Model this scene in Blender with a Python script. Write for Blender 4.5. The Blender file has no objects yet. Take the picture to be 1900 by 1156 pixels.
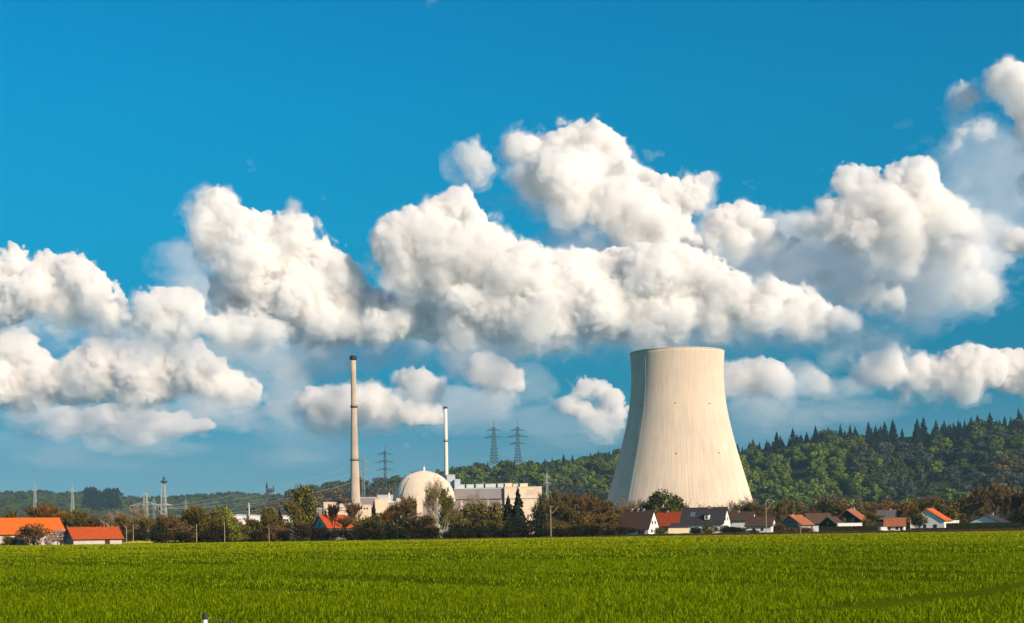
import bpy, math, random
import numpy as np
from mathutils import Matrix, Vector
import openvdb

sc = bpy.context.scene
COL = sc.collection
R = math.radians

# ------------------------------------------------------------------ camera
FPX = 2727.0            # focal length in pixels of the 1900 px wide photograph
EYE = 1.8               # eye height (m)
ROLL = 0.0145           # the photograph leans a little
HX, HY = 950.0, 988.0   # pixel of the level view axis
cam_d = bpy.data.cameras.new('camera')
cam_d.sensor_width = 36.0
cam_d.lens = 36.0 * FPX / 1900.0
cam_d.shift_y = (HY - 578.0) / 1900.0
cam_d.clip_start = 0.5
cam_d.clip_end = 120000.0
cam = bpy.data.objects.new('camera', cam_d)
COL.objects.link(cam)
cam.matrix_world = Matrix.Translation((0, 0, EYE)) @ Matrix.Rotation(R(90), 4, 'X') @ Matrix.Rotation(-ROLL, 4, 'Z')
sc.camera = cam

# ------------------------------------------------------------------ sun, sky, exposure
SUN_AZ, SUN_EL = R(43.0), R(24.0)      # azimuth to the right of straight behind the camera
sdir = Vector((math.sin(SUN_AZ) * math.cos(SUN_EL), -math.cos(SUN_AZ) * math.cos(SUN_EL), math.sin(SUN_EL)))
sun_d = bpy.data.lights.new('sun', 'SUN')
sun_d.energy = 5.0
sun_d.angle = R(0.53)
sun_d.color = (1.0, 0.81, 0.61)
sun = bpy.data.objects.new('sun', sun_d)
COL.objects.link(sun)
sun.rotation_euler = sdir.to_track_quat('Z', 'Y').to_euler()

w = bpy.data.worlds.new('World')
sc.world = w
w.use_nodes = True
nt = w.node_tree
nt.nodes.clear()
def wn(t, **k):
    n = nt.nodes.new(t)
    for a, b in k.items():
        setattr(n, a, b)
    return n
def wl(a, b):
    nt.links.new(a, b)
wout = wn('ShaderNodeOutputWorld')
bg = wn('ShaderNodeBackground')
sky = wn('ShaderNodeTexSky')
sky.sky_type = 'NISHITA'
sky.sun_disc = False
sky.sun_elevation = SUN_EL
sky.sun_rotation = math.atan2(sdir.x, sdir.y)
sky.altitude = 300
sky.air_density = 1.0
sky.dust_density = 0.6
sky.ozone_density = 2.0
tc = wn('ShaderNodeTexCoord')
sep = wn('ShaderNodeSeparateXYZ')
wl(tc.outputs['Generated'], sep.inputs[0])
# colour grade of the sky by elevation: deep cyan aloft, paler and greyer down at the horizon
ramp = wn('ShaderNodeValToRGB')
SKY_GRADE = ((0.0, (0.19, 0.46, 0.85)), (0.05, (0.17, 0.43, 0.66)), (0.10, (0.02, 0.43, 0.60)), (0.15, (0.002, 0.55, 0.74)), (0.20, (0.002, 0.72, 0.90)),
             (0.28, (0.002, 0.86, 1.08)), (0.34, (0.002, 0.88, 1.15)), (0.6, (0.002, 0.64, 0.98)), (1.0, (0.002, 0.52, 0.88)))
for k, (p, c) in enumerate(SKY_GRADE):
    e = ramp.color_ramp.elements[k] if k < 2 else ramp.color_ramp.elements.new(p)
    e.position = p
    e.color = (*c, 1)
wl(sep.outputs['Z'], ramp.inputs[0])
mul = wn('ShaderNodeMix', data_type='RGBA', blend_type='MULTIPLY')
mul.inputs[0].default_value = 1.0
wl(sky.outputs[0], mul.inputs['A'])
wl(ramp.outputs[0], mul.inputs['B'])
# below the level horizon: added blue-grey glow, styled as hazy land, brightens cloud undersides
low = wn('ShaderNodeMapRange')
low.inputs['From Min'].default_value = -0.004
low.inputs['From Max'].default_value = -0.05
wl(sep.outputs['Z'], low.inputs['Value'])
lmix = wn('ShaderNodeMix', data_type='RGBA')
lmix.inputs['B'].default_value = (1.3, 2.3, 3.0, 1)
wl(low.outputs[0], lmix.inputs[0])
wl(mul.outputs['Result'], lmix.inputs['A'])
wl(lmix.outputs['Result'], bg.inputs['Color'])
bg.inputs['Strength'].default_value = 0.08
wl(bg.outputs[0], wout.inputs[0])

sc.view_settings.view_transform = 'Standard'
sc.view_settings.look = 'None'
sc.view_settings.exposure = 0.35
sc.view_settings.gamma = 1.0
sc.view_settings.use_curve_mapping = False
sc.cycles.max_bounces = 18
sc.cycles.volume_bounces = 18
sc.cycles.diffuse_bounces = 3
sc.cycles.transparent_max_bounces = 16
sc.cycles.use_denoising = True
sc.cycles.use_adaptive_sampling = False

# ------------------------------------------------------------------ pixel -> place
CT, ST = math.cos(ROLL), math.sin(ROLL)
def uv(px, py):
    dx, dy = px - HX, HY - py
    return dx * CT + dy * ST, -dx * ST + dy * CT
def at(px, py, Y):
    """point at distance Y seen at photograph pixel (px, py)"""
    u, v = uv(px, py)
    return Vector((u / FPX * Y, Y, EYE + v / FPX * Y))
def gx(px, Y):
    """x on level ground at distance Y under pixel column px"""
    return at(px, HY - (px - HX) * ST + EYE / Y * FPX, Y).x
def hz(px, py, Y):
    return at(px, py, Y).z

# ------------------------------------------------------------------ object helpers
def tag(o, label=None, cat=None, group=None, kind=None):
    if label: o['label'] = label
    if cat: o['category'] = cat
    if group: o['group'] = group
    if kind: o['kind'] = kind
    return o
def empty(name, loc, rz=0.0, parent=None):
    o = bpy.data.objects.new(name, None)
    o.empty_display_size = 0.5
    o.location = loc
    o.rotation_euler.z = rz
    o.parent = parent
    COL.objects.link(o)
    return o
def link(name, me, parent=None, loc=(0, 0, 0), rz=0.0):
    o = bpy.data.objects.new(name, me)
    o.parent = parent
    o.location = loc
    o.rotation_euler.z = rz
    COL.objects.link(o)
    return o
def np_mesh(name, verts, faces, mat=None, smooth=False):
    """verts (n,3) array, faces (m,k) array of one polygon size"""
    me = bpy.data.meshes.new(name)
    verts = np.asarray(verts, dtype=np.float32)
    faces = np.asarray(faces, dtype=np.int32)
    k = faces.shape[1]
    me.vertices.add(len(verts)); me.vertices.foreach_set('co', verts.ravel())
    me.loops.add(faces.size); me.loops.foreach_set('vertex_index', faces.ravel())
    me.polygons.add(len(faces))
    me.polygons.foreach_set('loop_start', np.arange(0, faces.size, k, dtype=np.int32))
    if smooth:
        me.polygons.foreach_set('use_smooth', np.ones(len(faces), dtype=bool))
    me.update(calc_edges=True)
    if mat: me.materials.append(mat)
    return me
# ------------------------------------------------------------------ clouds: closed cumulus bodies filled with scattering droplets
def lattice_noise(shape, step, rng):
    """smooth noise on a grid: random lattice every `step` cells blended with cubic B-splines"""
    dims = [int(n / step) + 6 for n in shape]
    A = (rng.random(dims, dtype=np.float32) * 2 - 1) * 2.4
    for k, n in enumerate(shape):
        t = np.arange(n) / step + rng.random()
        i = t.astype(int); f = (t - i).astype(np.float32)
        wts = ((1 - f) ** 3 / 6, (3 * f ** 3 - 6 * f ** 2 + 4) / 6, (-3 * f ** 3 + 3 * f ** 2 + 3 * f + 1) / 6, f ** 3 / 6)
        sh = [1, 1, 1]; sh[k] = n
        A = sum(np.take(A, i + j, axis=k) * w_.reshape(sh) for j, w_ in enumerate(wts))
    return A

def vol_mat(name, density, color=(1, 1, 1), aniso=0.0):
    m = bpy.data.materials.new(name)
    m.use_nodes = True
    n = m.node_tree
    n.nodes.clear()
    o = n.nodes.new('ShaderNodeOutputMaterial')
    v = n.nodes.new('ShaderNodeVolumePrincipled')
    v.inputs['Color'].default_value = (*color, 1)
    v.inputs['Density'].default_value = density
    v.inputs['Anisotropy'].default_value = aniso
    n.links.new(v.outputs[0], o.inputs['Volume'])
    return m

def cloud(name, label, Y, blobs, seed, density=0.026, base=None, vox=2.6, amp=1.0, color=(.992, .984, .979), flat=1.0, soft=14.0, group=None,
          stretch=1.0, swell=1.5, shells=((9.0, .0013, 1.2), (3.0, .0050, .7)), core=3.0, wisp=1.0, relief=((100, 22.0), (44, 14.0), (20, 10.0), (10, 8.5), (5.2, 6.5))):
    """blobs: (px, py, r px[, depth px]) in photograph pixels, built at distance Y: a dense core inside thinner and thinner ragged skins"""
    rng = np.random.default_rng(seed)
    B = []
    for b in blobs:
        u, v = uv(b[0], b[1])
        d = b[3] if len(b) > 3 else rng.uniform(-0.5, 0.5) * b[2]
        B.append((u / stretch, d, v, b[2] + swell))
    B = np.array(B, dtype=np.float32)
    pad = 34 + 12 * amp
    lo = np.array([(B[:, k] - B[:, 3] * (1.0 / flat if k == 1 else 1.0)).min() - pad for k in range(3)])
    hi = np.array([(B[:, k] + B[:, 3] * (1.0 / flat if k == 1 else 1.0)).max() + pad for k in range(3)])
    n = np.ceil((hi - lo) / vox).astype(int) + 1
    ax = [(lo[k] + vox * np.arange(n[k])).astype(np.float32) for k in range(3)]
    F = np.full(n, 60.0, dtype=np.float32)
    for (u, d, v, r) in B:
        sl = []
        for k, c in enumerate((u, d, v)):
            q = (r + 60) / (flat if k == 1 else 1.0)
            sl.append(slice(np.searchsorted(ax[k], c - q), np.searchsorted(ax[k], c + q)))
        s = tuple(sl)
        D = np.sqrt((ax[0][sl[0]] - u)[:, None, None] ** 2 + ((ax[1][sl[1]] - d)[None, :, None] * flat) ** 2 + (ax[2][sl[2]] - v)[None, None, :] ** 2) - r
        h = np.clip(0.5 + 0.5 * (F[s] - D) / soft, 0, 1)
        F[s] = F[s] * (1 - h) + D * h - soft * h * (1 - h)
    if base is not None:
        vb = uv(*base)[1]
        wob = lattice_noise((n[0], n[1], 2), 60 / vox, rng)[:, :, :1] * 9
        cut = (vb - ax[2])[None, None, :] + wob
        k = 26.0
        h = np.clip(0.5 + 0.5 * (cut - F) / k, 0, 1)
        F = F * (1 - h) + cut * h + k * h * (1 - h)
    # skins lie close together where the cloud faces up and the sun, and spread out on its under and shaded sides
    gx_, gz_ = np.gradient(F[::2, ::2, ::2], 2 * vox, axis=0), np.gradient(F[::2, ::2, ::2], 2 * vox, axis=2)
    Sf = np.clip(0.62 - 0.62 * (0.85 * gz_ + 0.5 * gx_), 0.12, 1.35)
    Sf = np.repeat(np.repeat(np.repeat(Sf, 2, 0), 2, 1), 2, 2)[:n[0], :n[1], :n[2]].astype(np.float32)
    # cauliflower relief: billows (folded noise) at falling scales; smooth noise tears the thin skins
    W = np.zeros(n, dtype=np.float32)
    for step, a in relief:
        st = step / vox
        if st < 1.3: continue
        N = lattice_noise(n, st, rng)
        F += amp * a * (0.30 - np.abs(N)) * (1.15 - 0.45 * Sf)
        if step < 60: W += {44: 10.0, 20: 8.0, 10: 5.0}.get(step, 3.0) * N
    W *= wisp
    sc_ = Y / FPX
    def skin(G, nm, dens, origin=None):
        G[0] = G[-1] = 20; G[:, 0] = G[:, -1] = 20; G[:, :, 0] = G[:, :, -1] = 20
        g = openvdb.FloatGrid(60.0)
        g.copyFromArray(G)
        pts, quads = g.convertToQuads(0.0)
        P = (pts.astype(np.float32) * vox + lo.astype(np.float32)) * sc_
        P[:, 0] *= stretch
        c0 = P.mean(axis=0) if origin is None else origin
        return np_mesh(nm, P - c0, quads, vol_mat(nm + '_droplets', dens, color), smooth=True), c0
    me, c0 = skin(F + core * (0.3 + Sf) * 1.0, name, density)
    o = link(name, me, loc=(c0[0], Y + c0[1], EYE + c0[2]))
    tag(o, label, 'cloud', group)
    for off, dens, wz in shells:
        me2, _ = skin(F - off * (0.15 + 1.5 * Sf) + W * wz * (0.25 + 1.3 * Sf), 'cloud_fringe', dens, c0)
        link('cloud_fringe', me2, parent=o)
    return o

cloud('cumulus_cloud', 'broad white cumulus bank across the middle of the sky, just above the cooling tower', 11800, [
    (735,462,42),(775,435,42),(815,410,40),(850,385,36),(860,366,18),(760,500,48),(830,470,72),(880,440,44),(900,500,78),(960,515,62),
    (1000,560,72),(930,570,74),(860,560,58),(1040,512,46),(1090,515,42),(1140,518,46),(1200,518,52),(1260,520,48),(1310,532,42),(1360,548,42),
    (1420,562,36),(1480,578,32),(1525,588,14),(1100,570,56),(1170,570,52),(1250,572,48),(1330,582,36),(1250,612,22),(1400,590,34),(1470,600,26),(1000,480,30),(1060,540,50),(1200,600,34),(1120,610,32),(1040,610,34),(960,610,36),(880,615,30),(1340,610,28)], 3, base=(950, 640))
cloud('cumulus_cloud', 'white cumulus with a narrow turret on its left, left of the tall chimney top', 12000, [
    (402,368,24),(388,398,28),(420,400,28),(398,440,40),(440,440,42),(490,440,36),(520,430,28),(550,440,32),(460,490,60),(530,490,58),(590,490,40),
    (630,510,36),(560,550,60),(490,560,50),(640,560,46),(690,580,36),(740,598,38),(660,600,36),(800,605,34),(600,600,42),(440,600,34),(500,610,34),(560,620,28),(700,610,38),(420,540,34),(720,570,26),(770,580,24),(620,600,34),(830,590,30)], 5, base=(600, 645))
cloud('cumulus_cloud', 'rounded white cumulus at the left edge of the sky, higher of the two there', 12500, [
    (30,500,36),(80,495,32),(120,500,32),(150,525,34),(60,540,46),(0,540,48),(180,550,34),(120,560,36),(210,575,28),(235,590,20),(20,570,32),(-60,530,58)], 7, base=(120, 612))
cloud('cumulus_cloud', 'low grey-white cumulus filling the gap beside the turreted cloud on its left', 11300, [
    (290,560,26),(325,560,28),(360,590,28),(300,600,32),(400,610,30),(450,620,26),(340,620,28),(260,600,24),(500,625,24),(280,575,28),(350,565,22)], 9, base=(350, 645), density=0.016)
cloud('cumulus_cloud', 'long cream cumulus low on the left, flat based, with a turret near the left edge', 18000, [
    (45,660,32),(20,700,44),(80,700,40),(-20,720,48),(155,675,24),(120,715,34),(200,690,42),(250,690,46),(300,690,48),(350,690,42),(390,705,36),
    (430,720,30),(465,730,22),(250,720,38),(170,725,28),(60,735,28)], 11, base=(250, 755), color=(.990, .979, .972))  # low clouds from here: reddening by distance put into the droplet colour
cloud('flat_cloud', 'flat elongated pale cloud low on the left under the long cream cumulus', 21500, [
    (130,780,19),(170,780,21),(220,780,22),(260,780,22),(300,782,22),(340,788,20),(365,792,15)], 13, color=(.990, .979, .972), density=0.012, amp=.7, base=(240, 810), stretch=1.6)
cloud('flat_cloud', 'wide pale pink cloud low behind the tall chimney', 18500, [
    (570,745,18),(600,750,28),(640,750,30),(680,755,30),(720,765,27),(760,770,25),(795,775,18)], 15, color=(.990, .976, .966), amp=.8, density=0.012, base=(680, 803))
cloud('small_cloud', 'small rounded pale cloud between the two chimneys', 17500, [(752,708,18),(778,712,23),(800,715,15)], 17, color=(.990, .976, .966), amp=.7, density=0.012, base=(780, 742))
cloud('small_cloud', 'slanting oval pale cloud above and right of the slim white chimney', 17000, [(888,678,22),(918,690,27),(945,708,22),(958,720,13)], 19, color=(.990, .976, .966), amp=.7, density=0.012, base=(900, 738))
cloud('small_cloud', 'ragged pale cloud with a small hole, just left of the cooling tower', 18000, [
    (1050,750,17),(1080,718,16),(1110,722,16),(1135,742,18),(1150,768,14),(1082,762,18),(1115,768,11)], 21, color=(.990, .976, .966), amp=.8, density=0.012)
cloud('small_cloud', 'rounded pale cloud touching the right side of the cooling tower top', 17000, [(1350,697,26),(1390,695,30),(1425,706,26),(1445,716,14)], 23, color=(.990, .976, .966), amp=.8, density=0.012, base=(1400, 742))
cloud('flat_cloud', 'long pink-white cloud low at the right edge of the sky', 17500, [
    (1610,687,20),(1650,687,28),(1700,690,29),(1750,694,29),(1790,700,29),(1830,688,30),(1870,684,33),(1920,690,38)], 25, color=(.990, .976, .966), amp=.8, density=0.016)
cloud('small_cloud', 'tiny pale puff left of the long pink-white cloud on the right', 17500, [(1515,695,10),(1530,702,12)], 27, color=(.990, .976, .966), amp=.5, density=0.01)
cloud('cumulus_cloud', 'tallest white cumulus crown, highest bright cloud in the centre of the sky', 13000, [
    (955,275,25),(990,285,34),(1030,280,34),(1060,265,26),(1095,270,31),(1140,280,27),(990,330,26),(1040,330,40),(1090,330,44),(1140,320,40),(1180,330,32),
    (1215,360,34),(1250,365,24),(1295,342,24),(1310,335,13),(1285,372,24),(1235,400,38),(1265,430,28),(1250,470,34),(1210,480,30),(1290,470,26)], 29)
cloud('cumulus_cloud', 'grey-shaded cumulus lobe hanging in front of the tallest crown', 12200, [
    (1000,330,24),(1040,345,34),(1085,350,36),(1125,365,36),(1165,380,34),(1195,405,32),(1120,400,32),(1160,430,32),(1205,445,28),(1070,390,24),(1230,460,20)], 31, density=0.02)
cloud('small_cloud', 'small upright white puff left of the tallest cumulus crown', 12600, [(868,276,11),(882,272,12),(872,292,13),(892,288,13),(898,300,11),(880,308,11),(887,322,9),(884,334,6)], 33, amp=.75, density=0.012, soft=9.0)
cloud('cumulus_cloud', 'compact bright cumulus right of the centre, above the right side of the cooling tower', 12400, [
    (1340,420,31),(1380,405,31),(1400,390,16),(1420,425,28),(1445,455,16),(1320,450,20),(1370,440,28)], 35)
cloud('cumulus_cloud', 'large cumulus on the right with a bright shoulder and soft grey base', 12600, [
    (1575,340,26),(1610,345,24),(1690,345,28),(1720,335,20),(1650,370,38),(1600,400,42),(1550,400,36),(1660,410,46),(1720,390,42),(1760,400,26),(1690,450,36),(1640,440,28),(1540,430,30),(1590,440,34),(1500,420,20),(1740,420,30),(1780,420,24)], 37, density=0.016)
cloud('cumulus_cloud', 'tall white cloud pillar cut off by the right edge of the sky', 11000, [
    (1862,150,20),(1888,158,26),(1905,200,36),(1930,250,46),(1880,140,16),(1960,320,50)], 39)
cloud('small_cloud', 'small lone puff left of the cloud pillar at the right edge', 11200, [(1797,180,10),(1786,173,6)], 41, amp=.7, density=0.012)
cloud('small_cloud', 'white puff low on the right edge under the cloud pillar', 12000, [(1890,450,17),(1915,455,24),(1870,458,10)], 43, amp=.7)
# thin grey veils of cloud between the heaps
V = dict(density=0.0022, swell=0, vox=4.0, stretch=1.5, amp=0.8, core=2.0, shells=((14.0, .0006, 1.6), (5.0, .0011, 1.2)), color=(.984, .985, .99))
cloud('cloud_veil', 'grey-blue soft cloud mass under the large cumulus on the right', 13500, [(1470,440,34),(1490,480,44),(1540,490,54),(1600,515,56),(1670,520,54),(1740,505,52),(1790,470,46),(1800,420,40),(1560,560,34),(1640,565,34),(1720,560,36),(1790,530,34)], 51, **{**V, 'amp': 1.7, 'core': 5.0})
cloud('cloud_veil', 'thin blue-grey cloud veil left of the cloud pillar at the right edge', 13500, [(1800,300,38),(1830,330,44),(1850,280,30),(1815,250,22),(1790,350,40),(1860,370,40),(1880,330,30)], 52, **{**V, 'density': .0004, 'shells': ((16.0, .0004, 1.8), (6.0, .0006, 1.5))})
cloud('cloud_veil', 'grey-blue cloud base directly above the cooling tower', 13800, [(1020,620,24),(1080,615,30),(1150,618,32),(1230,618,34),(1310,618,34),(1390,620,32),(1460,622,30),(1530,620,30),(1590,622,26),(1640,632,18)], 53, **{**V, 'density': .0018})
cloud('cloud_veil', 'thin wispy veil left of the turreted cumulus', 13500, [(330,475,14),(345,505,24),(375,540,28),(310,510,10),(420,570,26)], 54, **{**V, 'density': .0012})
cloud('cloud_veil', 'grey-blue cloud base under the turreted cumulus on the left', 14500, [(290,635,20),(350,640,24),(420,652,24),(490,662,26),(560,676,24),(600,666,20),(180,618,16),(110,612,16)], 55, **{**V, 'density': .0016})
cloud('cloud_veil', 'grey cloud veil under the grey-shaded lobe in the centre', 13600, [(1000,395,18),(1050,425,24),(1110,450,28),(1170,462,28),(1220,465,24),(960,370,12)], 56, **{**V, 'density': .0018})
cloud('cloud_veil', 'faint veil around the oval cloud right of the slim white chimney', 18500, [(985,690,24),(1000,715,24),(930,740,20),(860,680,14)], 57, **{**V, 'density': .0005, 'shells': ((12.0, .0003, 1.5),)})
S_ = dict(V, density=.0004, shells=((10.0, .0002, 1.5), (4.0, .0002, 1.2)), stretch=3.2)
cloud('cloud_streak', 'faint flat cloud streak low behind the tall chimney', 21000, [(480,790,12),(530,800,13),(560,806,9)], 58, **S_)
cloud('cloud_streak', 'faint flat cloud streak low at the left edge', 21000, [(0,808,12),(40,815,14),(90,820,10)], 59, **S_)
cloud('cloud_streak', 'broad faint cloud streak right of the slim white chimney', 21500, [(900,770,18),(980,775,20),(1060,790,18),(1000,800,14)], 60, **S_)
cloud('cloud_streak', 'broad faint cloud streak right of the cooling tower', 21500, [(1420,760,20),(1480,770,22),(1540,765,18),(1600,760,16)], 61, **S_)
cloud('cloud_streak', 'small faint cloud patch low left of the tall chimney', 21500, [(500,852,10),(530,856,12),(560,858,9)], 62, **S_)
cloud('cloud_streak', 'faint flat cloud streak under the flat pale cloud on the left', 21500, [(180,832,10),(260,838,11),(330,836,9)], 63, **{**S_, 'density': .0003})
cloud('cloud_veil', 'broad grey-blue cloud layer filling the gap between the central crown and the bank', 14200, [(1100,470,20),(1160,490,24),(1230,490,28),(1300,480,30),(1370,480,34),(1440,490,36),(1500,520,36),(1400,530,34),(1320,510,30)], 64, **V)
cloud('cloud_veil', 'grey-blue layer under the left end of the central bank', 14200, [(640,640,16),(700,650,18),(770,645,20),(850,648,22),(930,648,22),(1000,640,22)], 65, **{**V, 'density': .0012})
cloud('cloud_veil', 'soft grey cloud layer at the left edge between the two cumulus heaps', 14600, [(-20,600,22),(40,605,20),(100,615,16),(230,610,20),(290,620,20)], 66, **{**V, 'density': .0014})
cloud('cloud_veil', 'soft blue-grey layer between the turreted cumulus and the central bank', 14300, [(610,640,18),(660,625,18),(720,620,20),(790,630,20),(860,640,18)], 67, **{**V, 'density': .0012})
cloud('cloud_veil', 'soft grey-blue layer behind the long cream cumulus on the left', 19500, [(60,770,14),(160,765,16),(270,765,16),(380,765,16),(470,765,14),(520,770,12)], 68, **{**V, 'density': .0007})
cloud('cloud_veil', 'pale layer round the wide pink cloud behind the tall chimney', 19500, [(470,700,16),(540,690,18),(520,740,18),(440,760,14),(840,740,18),(900,745,16)], 69, **{**V, 'density': .0006})
cloud('cloud_veil', 'pale layer right of the cooling tower between the small clouds', 19500, [(1470,715,18),(1530,720,20),(1580,715,18),(1500,690,14),(1420,745,16)], 70, **{**V, 'density': .0008})
F_ = dict(amp=.8, density=.008, soft=8.0, group=None)
for k_, (lb, bl) in enumerate((('tiny bright cloud scrap low in the grey mass right of the central bank', [(1533,521,7),(1540,518,6)]), ('small bright cloud scrap below the large cumulus on the right', [(1690,498,9),(1698,505,10),(1684,508,7)]),
        ('ragged grey-white shred right of the large cumulus', [(1752,395,18),(1780,400,16),(1800,408,12),(1730,400,16)]), ('grey-white shred under the right shoulder of the large cumulus', [(1755,470,15),(1780,475,16),(1800,485,12),(1735,468,12)]),
        ('small grey-white shred low right of the large cumulus', [(1795,535,12),(1815,528,12),(1780,545,10)]), ('grey-white streaky shred in the middle of the grey mass on the right', [(1600,545,12),(1630,548,12),(1660,552,11),(1575,548,9)]),
        ('pale shred rising left of the cloud pillar at the right edge', [(1790,245,10),(1812,242,12),(1832,240,9),(1778,255,8)]))):
    cloud('cloud_scrap', lb, 12900, bl, 80 + k_, **F_)
cloud('cloud_scrap', 'tiny faint wisp at the top edge of the sky left of the centre', 12900, [(796,2,3),(800,-2,3)], 91, amp=.4, density=.0012, soft=5.0, shells=((3.0, .0008, .8),))
cloud('cloud_scrap', 'tiny wisp right of the turreted cumulus top', 12900, [(545,388,6),(540,396,5)], 92, amp=.5, density=.006, soft=6.0)
cloud('cloud_scrap', 'bright tail of broken cloud at the right end of the central bank', 11700, [(1490,560,12),(1520,572,12),(1550,585,11),(1575,597,8),(1460,545,12),(1430,528,14)], 93, **F_)
# ------------------------------------------------------------------ materials
def mat(name, col, rough=0.8, var=0.25, scale=0.6, bump=0.0, bscale=4.0, island=0.0, objvar=0.0, col2=None, transl=0.0, spec=0.3):
    """procedural surface: noise-mottled colour, optional per-piece and per-object variation, optional relief"""
    m = bpy.data.materials.new(name)
    m.use_nodes = True
    n = m.node_tree
    L = n.links
    b = n.nodes['Principled BSDF']
    b.inputs['Roughness'].default_value = rough
    b.inputs['Specular IOR Level'].default_value = spec
    tx = n.nodes.new('ShaderNodeTexCoord')
    nz = n.nodes.new('ShaderNodeTexNoise')
    nz.inputs['Scale'].default_value = scale
    nz.inputs['Detail'].default_value = 5.0
    nz.inputs['Roughness'].default_value = 0.62
    L.new(tx.outputs['Object'], nz.inputs['Vector'])
    fac = nz.outputs['Fac']
    if island:
        g = n.nodes.new('ShaderNodeNewGeometry')
        mx = n.nodes.new('ShaderNodeMix')
        mx.inputs[0].default_value = island
        L.new(fac, mx.inputs[2]); L.new(g.outputs['Random Per Island'], mx.inputs[3])
        fac = mx.outputs[0]
    cr = n.nodes.new('ShaderNodeValToRGB')
    c2 = col2 or tuple(min(1, c * (1 + var)) for c in col)
    c1 = tuple(c * (1 - var) for c in col)
    cr.color_ramp.elements[0].position = 0.28; cr.color_ramp.elements[0].color = (*c1, 1)
    cr.color_ramp.elements[1].position = 0.74; cr.color_ramp.elements[1].color = (*c2, 1)
    L.new(fac, cr.inputs[0])
    out = cr.outputs[0]
    if objvar:
        oi = n.nodes.new('ShaderNodeObjectInfo')
        mr = n.nodes.new('ShaderNodeMapRange')
        mr.inputs['To Min'].default_value = 1 - objvar; mr.inputs['To Max'].default_value = 1 + objvar
        L.new(oi.outputs['Random'], mr.inputs['Value'])
        hs = n.nodes.new('ShaderNodeHueSaturation')
        L.new(mr.outputs[0], hs.inputs['Value'])
        L.new(out, hs.inputs['Color'])
        out = hs.outputs[0]
    L.new(out, b.inputs['Base Color'])
    if bump:
        bn = n.nodes.new('ShaderNodeTexNoise')
        bn.inputs['Scale'].default_value = bscale
        bn.inputs['Detail'].default_value = 4
        L.new(tx.outputs['Object'], bn.inputs['Vector'])
        bp = n.nodes.new('ShaderNodeBump')
        bp.inputs['Strength'].default_value = bump
        L.new(bn.outputs['Fac'], bp.inputs['Height'])
        L.new(bp.outputs[0], b.inputs['Normal'])
    if transl:
        t = n.nodes.new('ShaderNodeBsdfTranslucent')
        L.new(out, t.inputs['Color'])
        ms = n.nodes.new('ShaderNodeMixShader')
        ms.inputs[0].default_value = transl
        L.new(b.outputs[0], ms.inputs[1]); L.new(t.outputs[0], ms.inputs[2])
        L.new(ms.outputs[0], n.nodes['Material Output'].inputs['Surface'])
    return m

# ------------------------------------------------------------------ small mesh builder
class MB:
    def __init__(self): self.v = []; self.f = []
    def add(self, vs, fs):
        k = len(self.v)
        self.v += [tuple(p) for p in vs]
        self.f += [tuple(i + k for i in q) for q in fs]
        return self
    def box(self, x0, x1, y0, y1, z0, z1):
        return self.add([(x0,y0,z0),(x1,y0,z0),(x1,y1,z0),(x0,y1,z0),(x0,y0,z1),(x1,y0,z1),(x1,y1,z1),(x0,y1,z1)],
                        [(0,3,2,1),(4,5,6,7),(0,1,5,4),(1,2,6,5),(2,3,7,6),(3,0,4,7)])
    def bar(self, p, q, r, r2=None, n=4):
        p = Vector(p); q = Vector(q); r2 = r if r2 is None else r2
        d = (q - p)
        if d.length < 1e-6: return self
        d.normalize()
        a = d.orthogonal().normalized(); b = d.cross(a)
        vs = []
        for c, rr in ((p, r), (q, r2)):
            for k in range(n):
                t = 2 * math.pi * k / n
                vs.append(c + (a * math.cos(t) + b * math.sin(t)) * rr)
        fs = [(k, (k + 1) % n, n + (k + 1) % n, n + k) for k in range(n)]
        fs += [tuple(range(n - 1, -1, -1)), tuple(range(n, 2 * n))]
        return self.add(vs, fs)
    def tube(self, pts, r, n=4):
        for a, b in zip(pts[:-1], pts[1:]): self.bar(a, b, r, n=n)
        return self
    def lathe(self, prof, n=48, cx=0, cy=0, cap=True):
        vs = []; fs = []
        for (r, z) in prof:
            for k in range(n):
                t = 2 * math.pi * k / n
                vs.append((cx + r * math.cos(t), cy + r * math.sin(t), z))
        for i in range(len(prof) - 1):
            for k in range(n):
                fs.append((i * n + k, i * n + (k + 1) % n, (i + 1) * n + (k + 1) % n, (i + 1) * n + k))
        if cap:
            fs.append(tuple(range(n - 1, -1, -1)))
            m_ = (len(prof) - 1) * n
            fs.append(tuple(range(m_, m_ + n)))
        return self.add(vs, fs)
    def build(self, name, m, parent=None, loc=(0, 0, 0), rz=0.0, smooth=False):
        me = bpy.data.meshes.new(name)
        me.from_pydata(self.v, [], self.f)
        me.materials.append(m)
        if smooth:
            me.polygons.foreach_set('use_smooth', np.ones(len(me.polygons), dtype=bool))
        me.update()
        return link(name, me, parent, loc, rz)

# ------------------------------------------------------------------ ground, field, hills
rng = np.random.default_rng(77)
M = {}
M['grass'] = mat('grass_ground', (0.060, 0.095, 0.003), 0.95, 0.35, 0.05, bump=0.5, bscale=1.5, spec=0.0)
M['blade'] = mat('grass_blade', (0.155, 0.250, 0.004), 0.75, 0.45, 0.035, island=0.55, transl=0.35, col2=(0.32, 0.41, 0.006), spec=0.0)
M['bladefar'] = mat('far_sunlit_grass_blade', (0.30, 0.35, 0.002), 0.75, 0.3, 0.02, island=0.4, transl=0.35, col2=(0.52, 0.54, 0.004), spec=0.0)  # brighter, yellower far blades: grazing sunlight put into the colour
M['soil'] = mat('brown_soil', (0.075, 0.04, 0.02), 0.95, 0.4, 0.25, bump=0.6, bscale=2.0, spec=0.0)
M['floor'] = mat('forest_floor', (0.035, 0.042, 0.015), 0.95, 0.4, 0.02, spec=0.0)
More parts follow.
